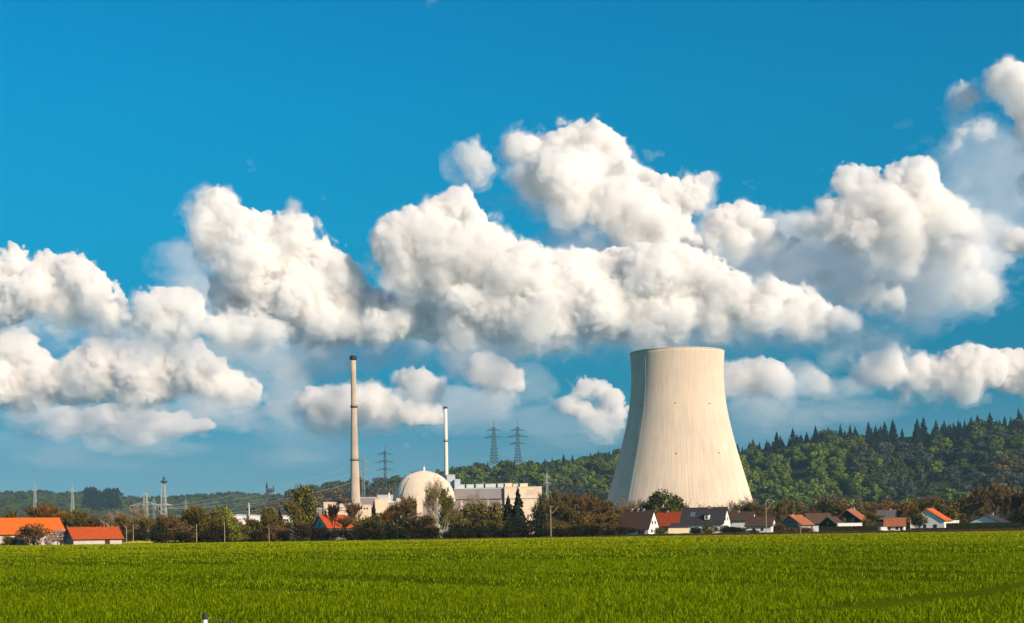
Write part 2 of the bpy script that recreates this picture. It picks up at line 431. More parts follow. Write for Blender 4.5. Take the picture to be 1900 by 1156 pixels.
M['meadow'] = mat('meadow', (0.07, 0.09, 0.015), 0.95, 0.4, 0.01, spec=0.0)
M['rape'] = mat('rapeseed_bloom', (0.62, 0.50, 0.01), 0.9, 0.3, 0.3, island=0.4)

def rut_dist(x, y):
    """signed distance (m) across the wheel rut curving through the near field on the right (+ = far side)"""
    yr = np.interp(x, [5.5, 6.8, 9.4, 11.5, 14.4, 18, 24, 34], [32.0, 32.6, 34.6, 37.4, 41.6, 47.0, 57.0, 76.0])
    d = y - yr
    d = np.where(x < 5.5, d + (5.5 - x) * 6.0, d)
    return d
def ground_h(x, y):
    d = rut_dist(x, y)
    w = np.clip((x - 5.0) / 3.0, 0, 1) * np.clip((30 - x) / 8, 0, 1)
    h = np.where(d < 0, -0.12 * np.exp(-(d / 0.9) ** 2), 0.14 * np.exp(-(np.maximum(d, 0) / 2.5) ** 2)) * w
    h += 0.05 * np.sin(x * 0.21 + 1.0) * np.sin(y * 0.13) + 0.03 * np.sin(x * 0.9 + y * 0.5)
    return h * np.clip((440 - y) / 60, 0, 1) * np.clip((y - 5) / 20, 0, 1)

# ground: one sheet to the horizon, finely cut near the camera
xs = np.unique(np.concatenate([np.linspace(-6200, -400, 30), np.linspace(-400, 400, 60), np.linspace(-34, 40, 149), np.linspace(400, 6200, 30)]))
ys = np.unique(np.concatenate([np.linspace(-900, 0, 10), np.linspace(0, 24, 12), np.linspace(24, 80, 150), np.linspace(80, 500, 90), np.linspace(500, 7800, 40)]))
X, Y_ = np.meshgrid(xs, ys, indexing='ij')
Z = ground_h(X, Y_)
nx, ny = X.shape
idx = np.arange(nx * ny).reshape(nx, ny)
Fq = np.stack([idx[:-1, :-1], idx[1:, :-1], idx[1:, 1:], idx[:-1, 1:]], -1).reshape(-1, 4)
tag(link('ground', np_mesh('ground', np.stack([X, Y_, Z], -1).reshape(-1, 3), Fq, M['grass'], True)), kind='structure')

# the young crop: real blades, dense near the camera, coarser tufts far off
def blades(n, y0, y1, wid, hgt, rng, spread=1.25):
    y = (rng.random(n) * (y1 ** 1.0 - y0 ** 1.0) + y0)
    half = y * 950 / FPX * spread + 6
    x = (rng.random(n) * 2 - 1) * half
    keep = rng.random(n) < half / (y1 * 950 / FPX * spread + 6)
    x, y = x[keep], y[keep]
    d = rut_dist(x, y)
    inside = (x > 5.0) & (x < 30)
    # patches of thinner, shorter crop
    patch = np.sin(x * 0.31 + 2 * np.sin(y * 0.11)) * np.sin(y * 0.23 + 1.7 * np.sin(x * 0.12 + 1)) + 0.5 * np.sin(x * 0.9 + y * 0.37)
    tuft = np.sin(x * 5.3 + 2 * np.sin(y * 1.9)) * np.sin(y * 3.1 + 2 * np.sin(x * 2.3)) + 0.6 * np.sin(x * 11.0 + y * 7.0)
    h = hgt * (0.5 + 0.8 * rng.random(len(x))) * (1 + 0.22 * np.clip(patch, -1, 1)) * (1 + 0.35 * np.clip(tuft, -1, 1))
    gap = inside & (d > -0.9) & (d < 0.2)
    h = np.where(gap, h * 0.5, h)
    hole = (patch < -0.45) & (rng.random(len(x)) < np.clip((-0.45 - patch) * 1.6, 0, .8)) & (y < 230)
    h = np.where(hole, h * 0.4, h)
    k2 = ~(gap & (d > -0.35) & (rng.random(len(x)) < 0.5))
    x, y, h = x[k2], y[k2], h[k2]
    z = ground_h(x, y)
    n = len(x)
    a = rng.random(n) * 2 * np.pi
    w = wid * (0.55 + 0.6 * rng.random(n)) * np.maximum(1, y / y1 * 1.3)
    lean = h * (0.25 + 1.1 * rng.random(n))
    b = rng.random(n) * 2 * np.pi
    dx, dy = np.cos(a) * w / 2, np.sin(a) * w / 2
    lx, ly = np.cos(b) * lean, np.sin(b) * lean
    V = np.zeros((n, 5, 3), np.float32)
    V[:, 0] = np.stack([x - dx, y - dy, z - 0.02], -1)
    V[:, 1] = np.stack([x + dx, y + dy, z - 0.02], -1)
    V[:, 2] = np.stack([x + dx * .8 + lx * .35, y + dy * .8 + ly * .35, z + h * .62], -1)
    V[:, 3] = np.stack([x - dx * .8 + lx * .35, y - dy * .8 + ly * .35, z + h * .62], -1)
    V[:, 4] = np.stack([x + lx, y + ly, z + h * (1.0 - 0.45 * lean / h)], -1)
    k = (np.arange(n) * 5)[:, None]
    T = np.concatenate([k + [0, 1, 2], k + [0, 2, 3], k + [3, 2, 4]], 0)
    return V.reshape(-1, 3), T
parts_v, parts_f, off = [], [], 0
for a in ((230000, 25, 48, 0.015, 0.145), (170000, 48, 95, 0.026, 0.15), (130000, 95, 210, 0.07, 0.16), (100000, 210, 445, 0.2, 0.17)):
    v, f = blades(*a, rng)
    parts_v.append(v); parts_f.append(f + off); off += len(v)
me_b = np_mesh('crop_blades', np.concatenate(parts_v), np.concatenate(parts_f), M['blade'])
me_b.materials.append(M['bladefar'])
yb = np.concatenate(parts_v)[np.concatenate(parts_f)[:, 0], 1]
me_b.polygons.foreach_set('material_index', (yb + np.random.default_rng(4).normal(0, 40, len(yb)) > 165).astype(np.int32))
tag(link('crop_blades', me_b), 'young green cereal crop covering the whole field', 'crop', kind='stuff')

def strip(name, px0, px1, Y0, Y1, h, m, n=80, jag=0.25, kind='structure', label=None, cat=None):
    """low ridge of earth or plants lying across the view"""
    vs = []; fs = []
    r = np.random.default_rng(hash_name(name))
    for i in range(n + 1):
        t = i / n
        p = px0 + (px1 - px0) * t
        e = min(1.0, 6 * t, 6 * (1 - t))
        hh = h * (1 + jag * r.uniform(-1, 1)) * (0.15 + 0.85 * e)
        ym = (Y0 + Y1) / 2
        for Yq, zz in ((Y0, 0.0), (Y0 + (ym - Y0) * .7, hh), (ym + (Y1 - ym) * .3, hh * .95), (Y1, 0.0)):
            vs.append((gx(p, Yq), Yq + r.uniform(-.3, .3), zz + 0.004))
    for i in range(n):
        for k in range(3):
            a = i * 4 + k
            fs.append((a, a + 4, a + 5, a + 1))
    mb = MB().add(vs, fs)
    o = mb.build(name, m, smooth=True)
    tag(o, label, cat, kind=kind)
    return o
def hash_name(s):
    return sum((i + 1) * ord(c) for i, c in enumerate(s)) % 100000
strip('earth_bank', 1015, 2050, 452, 466, 0.75, M['soil'], 160, 0.15)
strip('earth_bank', 700, 1100, 450, 462, 0.35, M['soil'], 60, 0.2)
M['rapestrip'] = M['rape']
tag(strip('rapeseed_field', 226, 345, 500, 560, 0.8, M['rape'], 60, 0.15), kind='structure')

# hills: angular skyline profiles turned into terrain
def hill(name, prof, Yf, Yr, Yb, tree_h, m, du=12):
    pu = []; pe = []
    for px, py in prof:
        u, v = uv(px, py)
        pu.append(u); pe.append(EYE + v / FPX * Yr - tree_h)
    us = np.arange(min(pu), max(pu) + du, du)
    top = np.maximum(np.interp(us, pu, pe), 0.0)
    ts = np.concatenate([np.linspace(0, 1, 15), np.linspace(1.12, 2.2, 8)])
    Yt = np.where(ts <= 1, Yf + (Yr - Yf) * ts, Yr + (Yb - Yr) * (ts - 1) / 1.2)
    s = np.where(ts <= 1, ts ** 1.15 * (1.15 - 0.15 * ts ** 2), 1 - 0.35 * ((ts - 1) / 1.2))
    Uu, Ti = np.meshgrid(us, np.arange(len(ts)), indexing='ij')
    Yq = Yt[Ti]
    # slopes undulate: gullies and shoulders
    wav = 1 + 0.10 * np.sin(Uu / 47.0 + 2.0 * ts[Ti]) * np.sin(np.pi * np.clip(ts[Ti], 0, 1))
    Zq = top[:, None] * s[Ti] * wav - 1.0
    V = np.stack([Uu / FPX * Yq, Yq, Zq], -1).reshape(-1, 3)
    a, b = Uu.shape
    idx = np.arange(a * b).reshape(a, b)
    F = np.stack([idx[:-1, :-1], idx[1:, :-1], idx[1:, 1:], idx[:-1, 1:]], -1).reshape(-1, 4)
    tag(link(name, np_mesh(name, V, F, m, True)), kind='structure')
    def h(u, t):
        tt = np.interp(u, us, top)
        sv = np.interp(t, ts, s)
        wv = 1 + 0.10 * np.sin(u / 47.0 + 2.0 * t) * np.sin(np.pi * np.clip(t, 0, 1))
        return u / FPX * np.interp(t, ts, Yt), np.interp(t, ts, Yt), tt * sv * wv - 1.0
    return h
hill_at = hill('wooded_hill', [(440, 945), (480, 930), (520, 916), (560, 902), (600, 892), (650, 886), (720, 881), (780, 876), (830, 866), (900, 858), (1000, 849), (1060, 843),
    (1150, 833), (1250, 824), (1370, 817), (1440, 806), (1500, 800), (1600, 792), (1700, 786), (1800, 781), (1900, 768), (2000, 758), (2250, 765)], 1600, 2450, 3300, 20, M['floor'])
far_at = hill('far_hill', [(-260, 915), (-100, 908), (0, 905), (60, 903), (110, 905), (150, 906), (165, 903), (215, 904), (235, 913), (300, 915), (340, 912), (378, 909), (430, 906), (480, 908),
    (560, 909), (640, 915), (800, 925)], 3000, 4200, 5600, 14, M['meadow'])
# ------------------------------------------------------------------ vegetation
def quads_at(P, Nrm, size, rng, aspect=1.0):
    """small leaf-clump faces at points P facing Nrm"""
    n = len(P)
    t = rng.normal(size=(n, 3)); t -= Nrm * (t * Nrm).sum(1, keepdims=True)
    t /= np.linalg.norm(t, axis=1, keepdims=True) + 1e-9
    b = np.cross(Nrm, t)
    s = (size * (0.6 + 0.8 * rng.random(n)))[:, None]
    V = np.stack([P - t * s - b * s * aspect * .6, P + t * s * .7 - b * s * aspect, P + t * s + b * s * aspect * .7, P - t * s * .6 + b * s * aspect], 1)
    F = (np.arange(n) * 4)[:, None] + np.arange(4)
    return V.reshape(-1, 3), F
def leaf_crown(seed, ncl=26, per=90, leaf=0.03, zc=0.6, rz=0.4, rx=0.5, hollow=0.35, clr=(0.11, 0.2), low=0.0, rough=0.55):
    r = np.random.default_rng(seed)
    d = r.normal(size=(ncl, 3)); d /= np.linalg.norm(d, axis=1, keepdims=True)
    rad = (hollow + (1 - hollow) * r.random(ncl) ** 0.5)[:, None]
    cr = r.uniform(*clr, ncl)
    C = d * rad * np.array([rx, rx, rz]) * (1 - cr[:, None] * 1.0) + [0, 0, zc]
    C[:, 2] += low * (0.5 - r.random(ncl))
    P = []; Nn = []
    for c, q in zip(C, cr):
        k = int(per * (q / 0.15) ** 2)
        dd = r.normal(size=(k, 3)); dd /= np.linalg.norm(dd, axis=1, keepdims=True)
        P.append(c + dd * (q * (0.7 + 0.45 * r.random(k)))[:, None] * [1, 1, 0.8])
        nn = dd + rough * r.normal(size=(k, 3)); nn /= np.linalg.norm(nn, axis=1, keepdims=True)
        Nn.append(nn)
    P = np.concatenate(P); Nn = np.concatenate(Nn)
    ok = P[:, 2] > 0.02
    V, F = quads_at(P[ok], Nn[ok], leaf, r)
    return V, F
def stick_mesh(S, n=3):
    """S: list of (p, q, r0, r1)"""
    mb = MB()
    for p, q, r0, r1 in S: mb.bar(p, q, r0, r1, n)
    return mb
def branches(seed, levels=5, start=0.22, spread=0.75, up=0.45, n0=1, droop=0.0, thick=0.016, child=(3, 4), ln=0.30):
    """bare branch skeleton in a unit box: returns thick sticks (trunk) and thin ones (twigs)"""
    r = random.Random(seed)
    trunk = []; twigs = []
    def grow(p, d, length, rad, lev):
        q = p + d * length
        (trunk if lev < 2 else twigs).append((p, q, rad, rad * 0.7))
        if lev >= levels: return
        for k in range(r.randint(*child) + (1 if lev == 0 else 0)):
            v = Vector((r.gauss(0, 1), r.gauss(0, 1), r.gauss(0, 1))).normalized()
            nd = (d * 0.75 + v * spread + Vector((0, 0, up - droop * lev))).normalized()
            s = p + (q - p) * r.uniform(0.45, 1.0)
            grow(s, nd, length * r.uniform(0.62, 0.86), max(rad * 0.6, 0.0022), lev + 1)
    for k in range(n0):
        a = 2 * math.pi * k / max(1, n0)
        lean = 0.0 if n0 == 1 else 0.28
        grow(Vector((0, 0, 0)), Vector((lean * math.cos(a), lean * math.sin(a), 1)).normalized(), start + r.uniform(-.03, .05), thick, 0)
    zs_ = sorted(s[1].z for s in twigs); ws_ = sorted(math.hypot(s[1].x, s[1].y) for s in twigs)
    top = zs_[int(len(zs_) * .985)]
    wd = ws_[int(len(ws_) * .90)]
    f = Vector((0.5 / wd, 0.5 / wd, 1.0 / top))
    sc2 = lambda S: [(Vector((a.x * f.x, a.y * f.y, a.z * f.z)), Vector((b.x * f.x, b.y * f.y, b.z * f.z)), c, e) for a, b, c, e in S]
    return sc2(trunk), sc2(twigs)
def twig_cloud(twigs, seed, per=5, ln=0.055, wid=0.0045, up=0.3):
    """fine spray of twigs as slim blades round the branch ends"""
    r = np.random.default_rng(seed)
    A = np.array([list(t[0]) for t in twigs]); B = np.array([list(t[1]) for t in twigs])
    k = np.repeat(np.arange(len(A)), per)
    t = r.random(len(k))[:, None]
    P = A[k] * (1 - t) + B[k] * t
    D = (B - A)[k]; D /= np.linalg.norm(D, axis=1, keepdims=True) + 1e-9
    D = D * 0.5 + r.normal(size=D.shape) * 0.6 + [0, 0, up]
    D /= np.linalg.norm(D, axis=1, keepdims=True)
    L = (ln * (0.5 + r.random(len(k))))[:, None]
    S = np.cross(D, r.normal(size=D.shape)); S /= np.linalg.norm(S, axis=1, keepdims=True) + 1e-9
    V = np.stack([P - S * wid, P + S * wid, P + D * L], 1).reshape(-1, 3)
    return V, (np.arange(len(k)) * 3)[:, None] + np.arange(3)
def spruce_crown(seed, lv=16, nb=9, z0=0.06, wid=0.5, fl=2):
    r = np.random.default_rng(seed)
    V = []; F = []
    for i in range(lv):
        t = i / (lv - 1)
        z = z0 + (1 - z0) * t ** 0.9
        rad = wid * (1 - t) ** 0.78 * (0.8 + 0.35 * r.random()) + 0.015
        for k in range(max(4, int(nb * (1 - 0.55 * t)))):
            a = r.random() * 2 * math.pi
            rr = rad * (0.65 + 0.5 * r.random())
            d = np.array([math.cos(a), math.sin(a), 0]); s = np.array([-d[1], d[0], 0])
            base = np.array([0, 0, z + 0.03 * r.random()])
            dz = -0.10 * rr / wid - 0.02
            w_ = rr * 0.42 + 0.014
            kk = len(V)
            V += [base + [0, 0, 0.02], base + d * rr * .55 + s * w_ + [0, 0, dz * .35], base + d * rr + [0, 0, dz], base + d * rr * .55 - s * w_ + [0, 0, dz * .35],
                  base + d * rr * .7 + [0, 0, dz - 0.045]]
            F += [(kk, kk + 1, kk + 2), (kk, kk + 2, kk + 3), (kk + 1, kk + 4, kk + 2), (kk + 3, kk + 2, kk + 4), (kk, kk + 4, kk + 1), (kk, kk + 3, kk + 4)]
    V += [np.array([0.012, 0, .93]), np.array([-0.012, 0.01, .93]), np.array([0, 0, 1.0])]
    F += [(len(V) - 3, len(V) - 2, len(V) - 1)]
    return np.array(V), np.array(F)

def foliage(nm, col, var, **k):
    M[nm] = mat(nm, col, 0.85, var, 2.2, island=0.55, objvar=0.22, spec=0.1, **k)
foliage('leaf_olive', (0.058, 0.052, 0.007), 0.6, col2=(0.17, 0.135, 0.016))
foliage('leaf_dark', (0.013, 0.017, 0.006), 0.5, col2=(0.035, 0.04, 0.012))
foliage('leaf_spring', (0.15, 0.16, 0.012), 0.45, col2=(0.34, 0.34, 0.03))
foliage('leaf_green', (0.045, 0.062, 0.010), 0.55, col2=(0.12, 0.13, 0.02))
foliage('needle', (0.010, 0.014, 0.009), 0.4, col2=(0.026, 0.032, 0.016))
foliage('twig_brown', (0.095, 0.056, 0.017), 0.5, col2=(0.22, 0.13, 0.038))
foliage('twig_rust', (0.12, 0.058, 0.012), 0.5, col2=(0.25, 0.12, 0.022))
foliage('twig_olive', (0.095, 0.070, 0.013), 0.5, col2=(0.21, 0.15, 0.026))
foliage('twig_pale', (0.20, 0.14, 0.09), 0.35, col2=(0.36, 0.26, 0.17))
foliage('twig_dark', (0.022, 0.013, 0.006), 0.4, col2=(0.05, 0.028, 0.011))
foliage('blossom', (0.50, 0.34, 0.30), 0.3, col2=(0.72, 0.56, 0.50))
foliage('far_green', (0.075, 0.118, 0.014), 0.35, col2=(0.165, 0.215, 0.026))
foliage('far_dark_green', (0.036, 0.058, 0.015), 0.4, col2=(0.078, 0.105, 0.028))
foliage('far_bare', (0.052, 0.060, 0.052), 0.4, col2=(0.105, 0.110, 0.090))
foliage('far_brown', (0.085, 0.058, 0.022), 0.4, col2=(0.155, 0.105, 0.038))
foliage('far_needle', (0.007, 0.013, 0.013), 0.4, col2=(0.018, 0.028, 0.022))
M['bark'] = mat('bark', (0.06, 0.042, 0.026), 0.9, 0.4, 8.0)
M['bark_pale'] = mat('pale_bark', (0.33, 0.26, 0.18), 0.9, 0.35, 12.0)
M['bark_dark'] = mat('dark_bark', (0.018, 0.011, 0.007), 0.9, 0.4, 8.0)

PROTO = {}
def proto_meshes(kind):
    """three variants per kind: list of (trunk mesh, crown mesh), unit sized"""
    if kind in PROTO: return PROTO[kind]
    out = []
    h0 = hash_name(kind)
    for k in range(3):
        sd = h0 + 17 * k
        if kind.startswith('leafy'):
            m = {'leafy_olive': 'leaf_olive', 'leafy_dark': 'leaf_dark', 'leafy_spring': 'leaf_spring', 'leafy_green': 'leaf_green'}[kind]
            tr, tw = branches(sd, 3, 0.3, 0.6, 0.5, child=(3, 4), thick=0.022)
            V, F = leaf_crown(sd, 34, 62, 0.021, 0.58, 0.42, 0.5, low=0.12)
            crown = np_mesh('crown', V, F, M[m])
            tm = stick_mesh(tr + [t for t in tw if t[2] > 0.004], 4); bark = M['bark']
        elif kind.startswith('bush'):
            m = {'bush_olive': 'leaf_olive', 'bush_dark': 'leaf_dark', 'bush_brown': 'twig_brown', 'bush_spring': 'leaf_spring', 'bush_darkbrown': 'twig_dark', 'bush_blossom': 'blossom', 'bush_twig_olive': 'twig_olive'}[kind]
            tr, tw = branches(sd, 2, 0.2, 0.8, 0.4, n0=4, child=(2, 3), thick=0.02)
            V, F = leaf_crown(sd, 30, 60, 0.022, 0.46, 0.54, 0.5, hollow=0.2, clr=(0.12, 0.24), low=0.1)
            crown = np_mesh('crown', V, F, M[m])
            tm = stick_mesh(tr, 4); bark = M['bark_dark']
        elif kind.startswith('bare'):
            m, bk = {'bare_brown': ('twig_brown', 'bark'), 'bare_rust': ('twig_rust', 'bark'), 'bare_olive': ('twig_olive', 'bark'), 'bare_pale': ('twig_pale', 'bark_pale'), 'bare_dark': ('twig_dark', 'bark_dark')}[kind]
            tr, tw = branches(sd, 4, 0.24, 0.62, 0.42, n0=1 if k else 2, child=(3, 4), thick=0.02)
            V, F = twig_cloud(tw, sd, 15 if kind != 'bare_pale' else 7, 0.075, 0.0105 if kind != 'bare_pale' else 0.005)
            crown = np_mesh('crown', V, F, M[m]); bark = M[bk]
            tm = stick_mesh(tr + [t for t in tw if t[2] > 0.0035], 4)
        elif kind == 'birch':
            tr, tw = branches(sd, 4, 0.34, 0.42, 0.55, n0=2, child=(3, 3), thick=0.013)
            V, F = twig_cloud(tw, sd, 5, 0.05, 0.008, up=-0.3)
            crown = np_mesh('crown', V, F, M['leaf_olive']); bark = M['bark_pale']
            tm = stick_mesh(tr + [t for t in tw if t[2] > 0.005], 5)
        else:
            V, F = spruce_crown(sd, 20, 12)
            crown = np_mesh('crown', V, F, M['needle'])
            tm = MB().bar((0, 0, 0), (0, 0, .8), .03, .008, 6); bark = M['bark_dark']
        tmm = bpy.data.meshes.new('trunk'); tmm.from_pydata(tm.v, [], tm.f); tmm.materials.append(bark)
        out.append((tmm, crown))
    PROTO[kind] = out
    return out
NAMES = {'leafy': 'leafy_tree', 'bush': 'bush', 'bare': 'bare_tree', 'birch': 'birch_tree', 'spruce': 'spruce_tree'}
CATS = {'leafy': 'tree', 'bush': 'bush', 'bare': 'tree', 'birch': 'tree', 'spruce': 'spruce'}
trng = random.Random(5)
def tree(kind, px, ytop, wpx, Y, label, ybase=None, var=None, group=None):
    """a tree whose crown top shows at row ytop and whose crown is wpx wide, standing at distance Y"""
    x = gx(px, Y)
    top = at(px, ytop, Y).z
    z0 = 0.0 if ybase is None else at(px, ybase, Y).z
    fam = kind.split('_')[0]
    tm, cm = proto_meshes(kind)[trng.randrange(3) if var is None else var]
    W = wpx / FPX * Y
    o = empty(NAMES[fam], (x, Y, z0 - 0.05), trng.uniform(0, 6.28))
    o.scale = (W, W, top - z0)
    tag(o, label, CATS[fam], group)
    link('trunk', tm, o); link('crown', cm, o)
    return o

# --- far wooded hillside: each crown its own tree
FAR = {}
def far_protos(kind):
    if kind in FAR: return FAR[kind]
    L = []
    for k in range(4):
        sd = hash_name(kind) + 31 * k
        if kind == 'far_needle':
            V, F = spruce_crown(sd, 13, 13, 0.02, 0.5)
        elif kind in ('far_bare', 'far_brown'):
            V, F = leaf_crown(sd, 20, 30, 0.040, 0.52, 0.46, 0.5, hollow=0.45, clr=(0.13, 0.22), rough=0.5)
        else:
            V, F = leaf_crown(sd, 17, 36, 0.042, 0.54, 0.44, 0.5, hollow=0.5, clr=(0.16, 0.26), rough=0.3)
        L.append(np_mesh('far_crown', V, F, M[kind]))
    FAR[kind] = L
    return L
WOOD = random.Random(11)
far_items = []     # (kind, x, y, z, w, h)
def zone_kind(px, t):
    """which sort of tree grows at column px, height fraction t up the slope"""
    q = WOOD.random()
    if t > (0.80 if px > 1360 else 0.9) and px > 830:
        return 'far_needle' if q < (0.93 if px > 1360 else 0.45) else 'far_dark_green'
    if px < 830:
        if t > 0.75: return 'far_dark_green' if q < .7 else 'far_bare'
        return 'far_brown' if q < .75 else 'far_bare'
    if px < 1130:
        if t > .45: return 'far_green' if q < .42 else ('far_dark_green' if q < .85 else 'far_bare')
        return 'far_bare' if q < .55 else ('far_dark_green' if q < .85 else 'far_green')
    edge = 1600 + 40 * math.sin(t * 9)
    if t < 0.2: return 'far_brown' if q < .6 else ('far_bare' if q < .8 else 'far_green')
    if px < edge:
        return 'far_green' if q < .80 else ('far_dark_green' if q < .93 else 'far_needle')
    if px < 1800:
        return 'far_bare' if q < .50 else ('far_dark_green' if q < .80 else ('far_needle' if q < .92 else 'far_green'))
    if t < .45: return 'far_brown' if q < .5 else 'far_bare'
    return 'far_dark_green' if q < .5 else ('far_green' if q < .75 else 'far_bare')
for i in range(1600):
    px = WOOD.uniform(470, 1990)
    t = WOOD.random() ** 0.8
    if px < 830 and WOOD.random() < 0.35: continue
    if 1165 < px < 1355 and WOOD.random() < 0.85: continue        # behind the cooling tower
    k = zone_kind(px, t)
    u = (px - HX)
    x, y, z = hill_at(u, t)
    if z < 2 and t > .3: continue
    if k == 'far_needle': h = WOOD.uniform(13, 24); w_ = h * WOOD.uniform(.52, .72)
    else: h = WOOD.uniform(14, 25); w_ = h * WOOD.uniform(.85, 1.2)
    far_items.append((k, x, y, z - 1, w_, h, px, t))
# a few spruces standing clear on the ridge
for px in (1255, 1302, 1340, 1440, 1470, 1512, 1535, 1558, 1576, 1585, 1610, 1623, 1640, 1655, 1700, 1712, 1735, 1750, 1776, 1788, 1800, 1812, 1835, 1862, 1888, 1893, 870, 905, 940, 1045, 1062, 1095, 1110, 1130):
    x, y, z = hill_at(px - HX + 2, 1.0)
    h = WOOD.uniform(22, 33) if px > 1400 else WOOD.uniform(18, 24)
    far_items.append(('far_needle', x, y - 8, z - 1, h * WOOD.uniform(.5, .66), h, px, 1.0))
for i in range(75):      # the dense spruce belt along the crest
    px = WOOD.uniform(1362, 1960); t = WOOD.uniform(.86, 1.02)
    x, y, z = hill_at(px - HX, t)
    h = WOOD.uniform(13, 24)
    far_items.append(('far_needle', x, y, z - 1, h * WOOD.uniform(.5, .7), h, px, t))
far_items.sort(key=lambda q: q[2])
counts = {}
rest = {}
LBL = {'far_needle': ('spruce_tree', 'dark blue-green spruce', 'spruce'), 'far_green': ('leafy_tree', 'fresh green leafy tree', 'tree'), 'far_dark_green': ('leafy_tree', 'dark green leafy tree', 'tree'),
       'far_bare': ('bare_tree', 'grey leafless tree', 'tree'), 'far_brown': ('bare_tree', 'brown leafless tree', 'tree')}
CAPS = {'far_needle': 280, 'far_green': 170, 'far_dark_green': 130, 'far_bare': 120, 'far_brown': 90}
for (k, x, y, z, w_, h, px, t) in far_items:
    n_ = counts.get(k, 0)
    vi = WOOD.randrange(4); rz = WOOD.uniform(0, 6.28)
    if n_ < CAPS[k]:
        counts[k] = n_ + 1
        nm, lb, ct = LBL[k]
        wh = next(w for lim, w in ((640, 'left of the tall chimney'), (830, 'between the two chimneys'), (1010, 'above the turbine hall'), (1180, 'left of the cooling tower'), (1375, 'behind the cooling tower'),
            (1455, 'just right of the cooling tower'), (1540, 'above the orange-lit house'), (1620, 'above the dark wooden house'), (1700, 'above the grey roof'), (1790, 'above the bright orange roof'), (1850, 'above the low white gable'), (9999, 'at the right edge')) if px < lim)
        hg = 'on the ridge' if t > .93 else ('on the upper slope' if t > .62 else ('halfway up the hill' if t > .3 else 'at the foot of the hill'))
        lb = '%s %s, %s' % (lb, hg, wh)
        gr = lb.replace(',', '')
        o = link(nm, far_protos(k)[vi], loc=(x, y, z), rz=rz)
        o.scale = (w_, w_, h)
        tag(o, lb, ct, gr)
    else:
        rest.setdefault(k, []).append((vi, rz, x, y, z, w_, h))
def merged(name, kind, items):
    Vs = []; Fs = []; off = 0
    for vi, rz, x, y, z, w_, h in items:
        me = far_protos(kind)[vi]
        v = np.empty(len(me.vertices) * 3, np.float32); me.vertices.foreach_get('co', v); v = v.reshape(-1, 3)
        k = len(me.polygons[0].vertices)
        f = np.empty(len(me.loops), np.int32); me.loops.foreach_get('vertex_index', f); f = f.reshape(-1, k)
        c, s = math.cos(rz), math.sin(rz)
        Vs.append(np.stack([(v[:, 0] * c - v[:, 1] * s) * w_ + x, (v[:, 0] * s + v[:, 1] * c) * w_ + y, v[:, 2] * h + z], -1))
        Fs.append(f + off); off += len(v)
    return link(name, np_mesh(name, np.concatenate(Vs), np.concatenate(Fs), M[kind]))
for k, items in rest.items():
    tag(merged('woodland', k, items), 'distant ' + {'far_needle': 'spruce', 'far_green': 'green leafy', 'far_dark_green': 'dark green', 'far_bare': 'grey leafless', 'far_brown': 'brown leafless'}[k] + ' part of the wood on the hill', 'woodland', kind='stuff')
# --- woods on the farthest ridge at the left: reads as one mass
def far_wood(name, label, px0, px1, t0, t1, n, kind, h=(6, 10), seed=3):
    r = random.Random(seed)
    it = []
    for i in range(n):
        px = r.uniform(px0, px1); t = r.uniform(t0, t1)
        x, y, z = far_at(px - HX, t)
        hh = r.uniform(*h)
        it.append((r.randrange(4), r.uniform(0, 6.28), x, y, z - 1, hh * r.uniform(.9, 1.6), hh))
    tag(merged(name, kind, it), label, 'woodland', kind='stuff')
far_wood('distant_wood', 'blue-green wood on the farthest ridge at the left', -200, 620, 0.05, 1.05, 900, 'far_bare', seed=1)
far_wood('distant_wood', 'dark wood strips on the farthest ridge at the left', -200, 600, 0.3, 1.08, 520, 'far_dark_green', seed=2)
far_wood('dark_copse', 'dark fir copse on the crest of the farthest ridge', 158, 222, 0.55, 1.05, 150, 'far_needle', (14, 19), seed=4)
